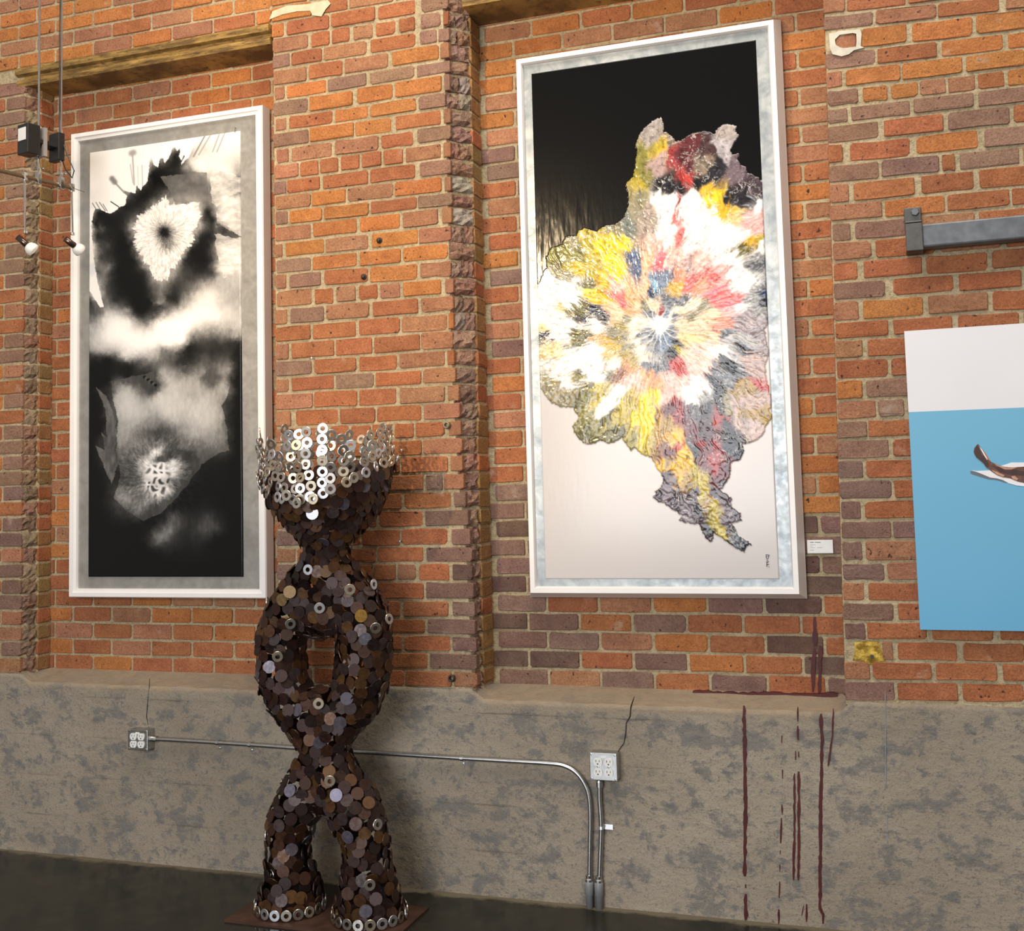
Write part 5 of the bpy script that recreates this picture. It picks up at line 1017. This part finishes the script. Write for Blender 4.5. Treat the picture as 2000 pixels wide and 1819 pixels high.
# washers
wm_ = MB().lathe([(.0085, 0), (.0185, 0), (.0195, .001), (.0195, .003), (.0185, .004), (.0085, .004), (.0085, 0)], (0, 0, 0), (0, 0, 1), 22).build('washer', WASHER)
wme = wm_.data; bpy.data.objects.remove(wm_)
wmes = [wme]
for i, colr in enumerate(((.64, .58, .46), (.45, .43, .40), (.60, .61, .65))):
    m2 = wme.copy(); m2.materials.clear(); m2.materials.append(plain('washer_zinc_%d' % i, colr, .28 + .05 * i, 1., .5, .1, 60)); wmes.append(m2)
def washer(p, nrm, tilt=.12, roll=0, s=1.):
    nv = Vector(nrm) + Vector((g.gauss(0, tilt), g.gauss(0, tilt), g.gauss(0, tilt))); nv.normalize(); M = nv.to_track_quat('Z', 'Y').to_matrix().to_4x4(); M.translation = Vector(p)
    o = bpy.data.objects.new('washer', g.choice(wmes)); o.parent = sc; o.matrix_parent_inverse = inv; o.matrix_basis = M @ Matrix.Scale(s, 4); COL.objects.link(o)
NC = 38; PITCH = .0375
for c in range(NC):
    th = -math.pi + 2 * math.pi * (c + g.uniform(-.2, .2)) / NC; z = zrim(th) + .006; top = P3(638, g.choice((832, 838, 846, 852, 858, 866, 874, 886)))[2] 
    n = max(2, int((top - z) / PITCH) + 1); t = th
    for k in range(n):
        zz_ = z + .014 + k * PITCH; r = np.interp(zz_, bz, brd) + (.006 if k == 0 else -.016) + g.uniform(-.004, .006); t += g.uniform(-.03, .03)
        washer((bcx + r * math.cos(t), SY + r * math.sin(t), zz_), (math.cos(t), math.sin(t), -.05), .16)
wel = MB()
for x, y in ((602, 1113), (683, 1152), (742, 1130), (519, 1174), (624, 1188), (567, 1219), (733, 1227), (762, 1209), (542, 1283), (679, 1297), (622, 1375), (536, 1374), (644, 1526), (573, 1500), (538, 1525), (543, 1584), (737, 1611), (530, 1709), (722, 1729), (512, 1630), (580, 983), (612, 975), (560, 968)):
    best = None
    for T in TUB:
        q = np.array([proj(p[:3]) for p in T[::3]]); d = np.hypot(q[:, 0] - x, q[:, 1] - y); i = d.argmin()
        if best is None or d[i] < best[0]: best = (d[i], T[::3][i])
    d, tp = best; ax_, ay_ = proj(tp[:3]); kq_ = min(1., (tp[3] + .014) * PXM / max(d, 1e-6)) if y > 1000 else 1.
    x, y, d = ax_ + (x - ax_) * kq_, ay_ + (y - ay_) * kq_, d * kq_; h = min(1., d / PXM / tp[3]); dy = -math.sqrt(max(.04, 1 - h * h)) * (tp[3] + .026)
    if y < 1000: dy = -.235
    p = at(x, y, SY + dy); out = np.array((p[0] - tp[0], dy, 0.)) if y > 1000 else np.array((0., -1., 0.)); out /= np.linalg.norm(out); washer(p, out, .08)
for T in (TUB[2], TUB[3]):
    cx, r = T[-1, 0], T[-1, 3] + .006; n = int(2 * math.pi * r / .0405)
    for k in range(n):
        th = 2 * math.pi * (k + .5) / n; washer((cx + r * math.cos(th), SY + r * math.sin(th), .0285), (math.cos(th), math.sin(th), .06), .04)
L0, L1_ = atZ(447, 1792, .006), atZ(838, 1773, .006)
bp_ = MB().box(L0[0], L1_[0], L0[1] - .03, L1_[1] + .0, .0, .007).build('base_plate', RUSTPLATE); rel(bp_, sc)

# ------------------------------------------------------------------ cable-hung track light at the upper left
RE = at(165, 375, -.08); zr_ = RE[2]
def tr(x, y): return Vector(atZ(x, y, zr_))
BR = plain('track_bronze', (.20, .145, .085), .4, .6, .5, .1); CHROME = plain('chrome', (.62, .61, .59), .15, 1., .5, .05)
p0, p1 = tr(-60, 319), tr(141, 367); tk = empty('track_light', tuple(tr(75, 352))); tag(tk, 'cable hung low voltage light rail with a black transformer at the upper left', 'light')
dirv = (p1 - p0).normalized()
rel(MB().tube([p0, p1 + dirv * .005], .0085, 10).build('rail', BR), tk); rel(MB().tube([p1, Vector(RE)], .0016, 6).build('cable', BR), tk)
def along(p, x, y): pass
def hang(px, y, mat, nm, r):
    c = tr(px, y); return c
c1, c2 = tr(75, 351), tr(119, 361)
rel(MB().tube([c1 + Vector((0, 0, .03)), c1 + Vector((0, 0, .55)), c1 + Vector((0, 0, 1.4))], .0045, 8).build('hanger_rod', CHROME), tk)
rel(MB().tube([c2 + Vector((0, 0, .02)), c2 + Vector((0, 0, .55)), c2 + Vector((0, 0, 1.4))], .0042, 8).build('hanger_rod', CHROME), tk)
for c in (c1, c2):
    cl = MB().box(c.x - .009, c.x + .009, c.y - .010, c.y + .010, c.z - .020, c.z + .032)
    cl.tube([c + Vector((0, 0, .03)), c + Vector((0, 0, .075))], .004, 8); cl.tube([c + Vector((-.028, 0, .045)), c + Vector((.028, 0, .045))], .004, 8)
    rel(cl.build('rail_clamp', CHROME, None, False, .002), tk)
# transformer: two black blocks joined by a strap, label on the near face
S = (tr(100, 355) - CAM.tolist() if False else tr(100, 355)); dpt = np.linalg.norm(np.array(S) - CAM); mpp = dpt / 2300.
zt0 = zr_ + (352 - 283) * mpp
bb = Vector((c1.x, c1.y, zt0))
u = dirv; w = Vector((-u.y, u.x, 0))
def obox(m, c, hu, hw, hz):
    v = [c + u * a * hu + w * b * hw + Vector((0, 0, d * hz)) for a in (-1, 1) for b in (-1, 1) for d in (-1, 1)]
    m.add(v, [(0, 1, 3, 2), (4, 6, 7, 5), (0, 4, 5, 1), (2, 3, 7, 6), (0, 2, 6, 4), (1, 5, 7, 3)]); return m
hb = 28 * mpp
m1 = obox(MB(), bb - u * .045, .030, .036, hb); obox(m1, bb + u * .085, .016, .034, hb * .95); obox(m1, bb + u * .03, .055, .032, hb * .16)
rel(m1.build('transformer', BLACKP, None, False, .004), tk)
rel(obox(MB(), bb - u * .076 + Vector((0, 0, hb * .30)), .002, .025, hb * .42).build('label_plate', WHITEP), tk)
m2 = obox(MB(), bb + u * .008, .008, .036, hb * .96); rel(m2.build('clamp_frame', plain('clear_grey', (.38, .36, .36), .3, .3, .5, .1), None), tk)
lp_ = c2 + Vector((0, 0, zt0 - zr_ + .06)); rel(MB().tube([lp_ + Vector((.0, -.002, .9)), lp_ + Vector((-.008, -.004, .45)), lp_ + Vector((-.006, -.004, .1)), lp_ + Vector((.0, -.01, 0)), lp_ + Vector((.05, -.02, -.10)), lp_ + Vector((.085, -.02, -.17)), lp_ + Vector((.075, -.02, -.20)), lp_ + Vector((.04, -.02, -.16)), lp_ + Vector((.01, -.01, -.10))], .0025, 6).build('power_cable', BLACKP), tk)
def lamp(px, py, bx, by, aimv, label, glow):
    c = tr(px, py); e = CAM + _ray(bx, by) * (np.dot(np.array(c) - CAM, RM[:, 1])); e = Vector(e); e = Vector((c.x + (e.x - c.x) * .3, c.y, e.z)); a = Vector(aimv).normalized()
    r = empty('spot_lamp', tuple(e)); tag(r, label, 'lamp')
    st = MB().tube([c + Vector((0, 0, .01)), e + Vector((0, 0, .055))], .0038, 8); st.box(c.x - .008, c.x + .008, c.y - .010, c.y + .010, c.z - .016, c.z + .016)
    rel(st.build('stem', CHROME), r); rel(MB().lathe([(0, -.006), (.009, -.004), (.009, .006), (0, .010)], e + Vector((0, 0, .055)), (0, 0, 1), 12).build('knuckle', CHROME), r)
    rel(MB().lathe([(0, -.050), (.013, -.050), (.014, -.005), (.012, 0), (0, 0)], e + Vector((0, 0, .010)) + a * .012, a, 14).build('socket', plain('smoked_chrome', (.10, .07, .055), .2, .8, .5, .1), None, True), r)
    b0 = e + Vector((0, 0, .010)) + a * .010
    rel(MB().lathe([(.010, 0), (.020, .006), (.027, .020), (.028, .032), (.026, .036)], b0, a, 20).build('reflector', WHITEP, None, True), r)
    kb = N('lamp_glass_%d' % int(glow * 10)); kb.b.inputs['Emission Color'].default_value = (1, .88, .68, 1); kb.b.inputs['Emission Strength'].default_value = glow; GL = kb.done((.85, .84, .82), .25, 0, .5)
    rel(MB().lathe([(0, .040), (.015, .039), (.026, .035), (.026, .033)], b0, a, 20).build('lens', GL, None, True), r)
lamp(48, 344.8, 63, 482, (.55, .45, -.62), 'frosted spot lamp with dark socket hanging left of the ink painting', .25)
lamp(140, 366.8, 155, 484, (.25, .75, -.45), 'white round spot lamp hanging in front of the ink painting frame', 1.2)
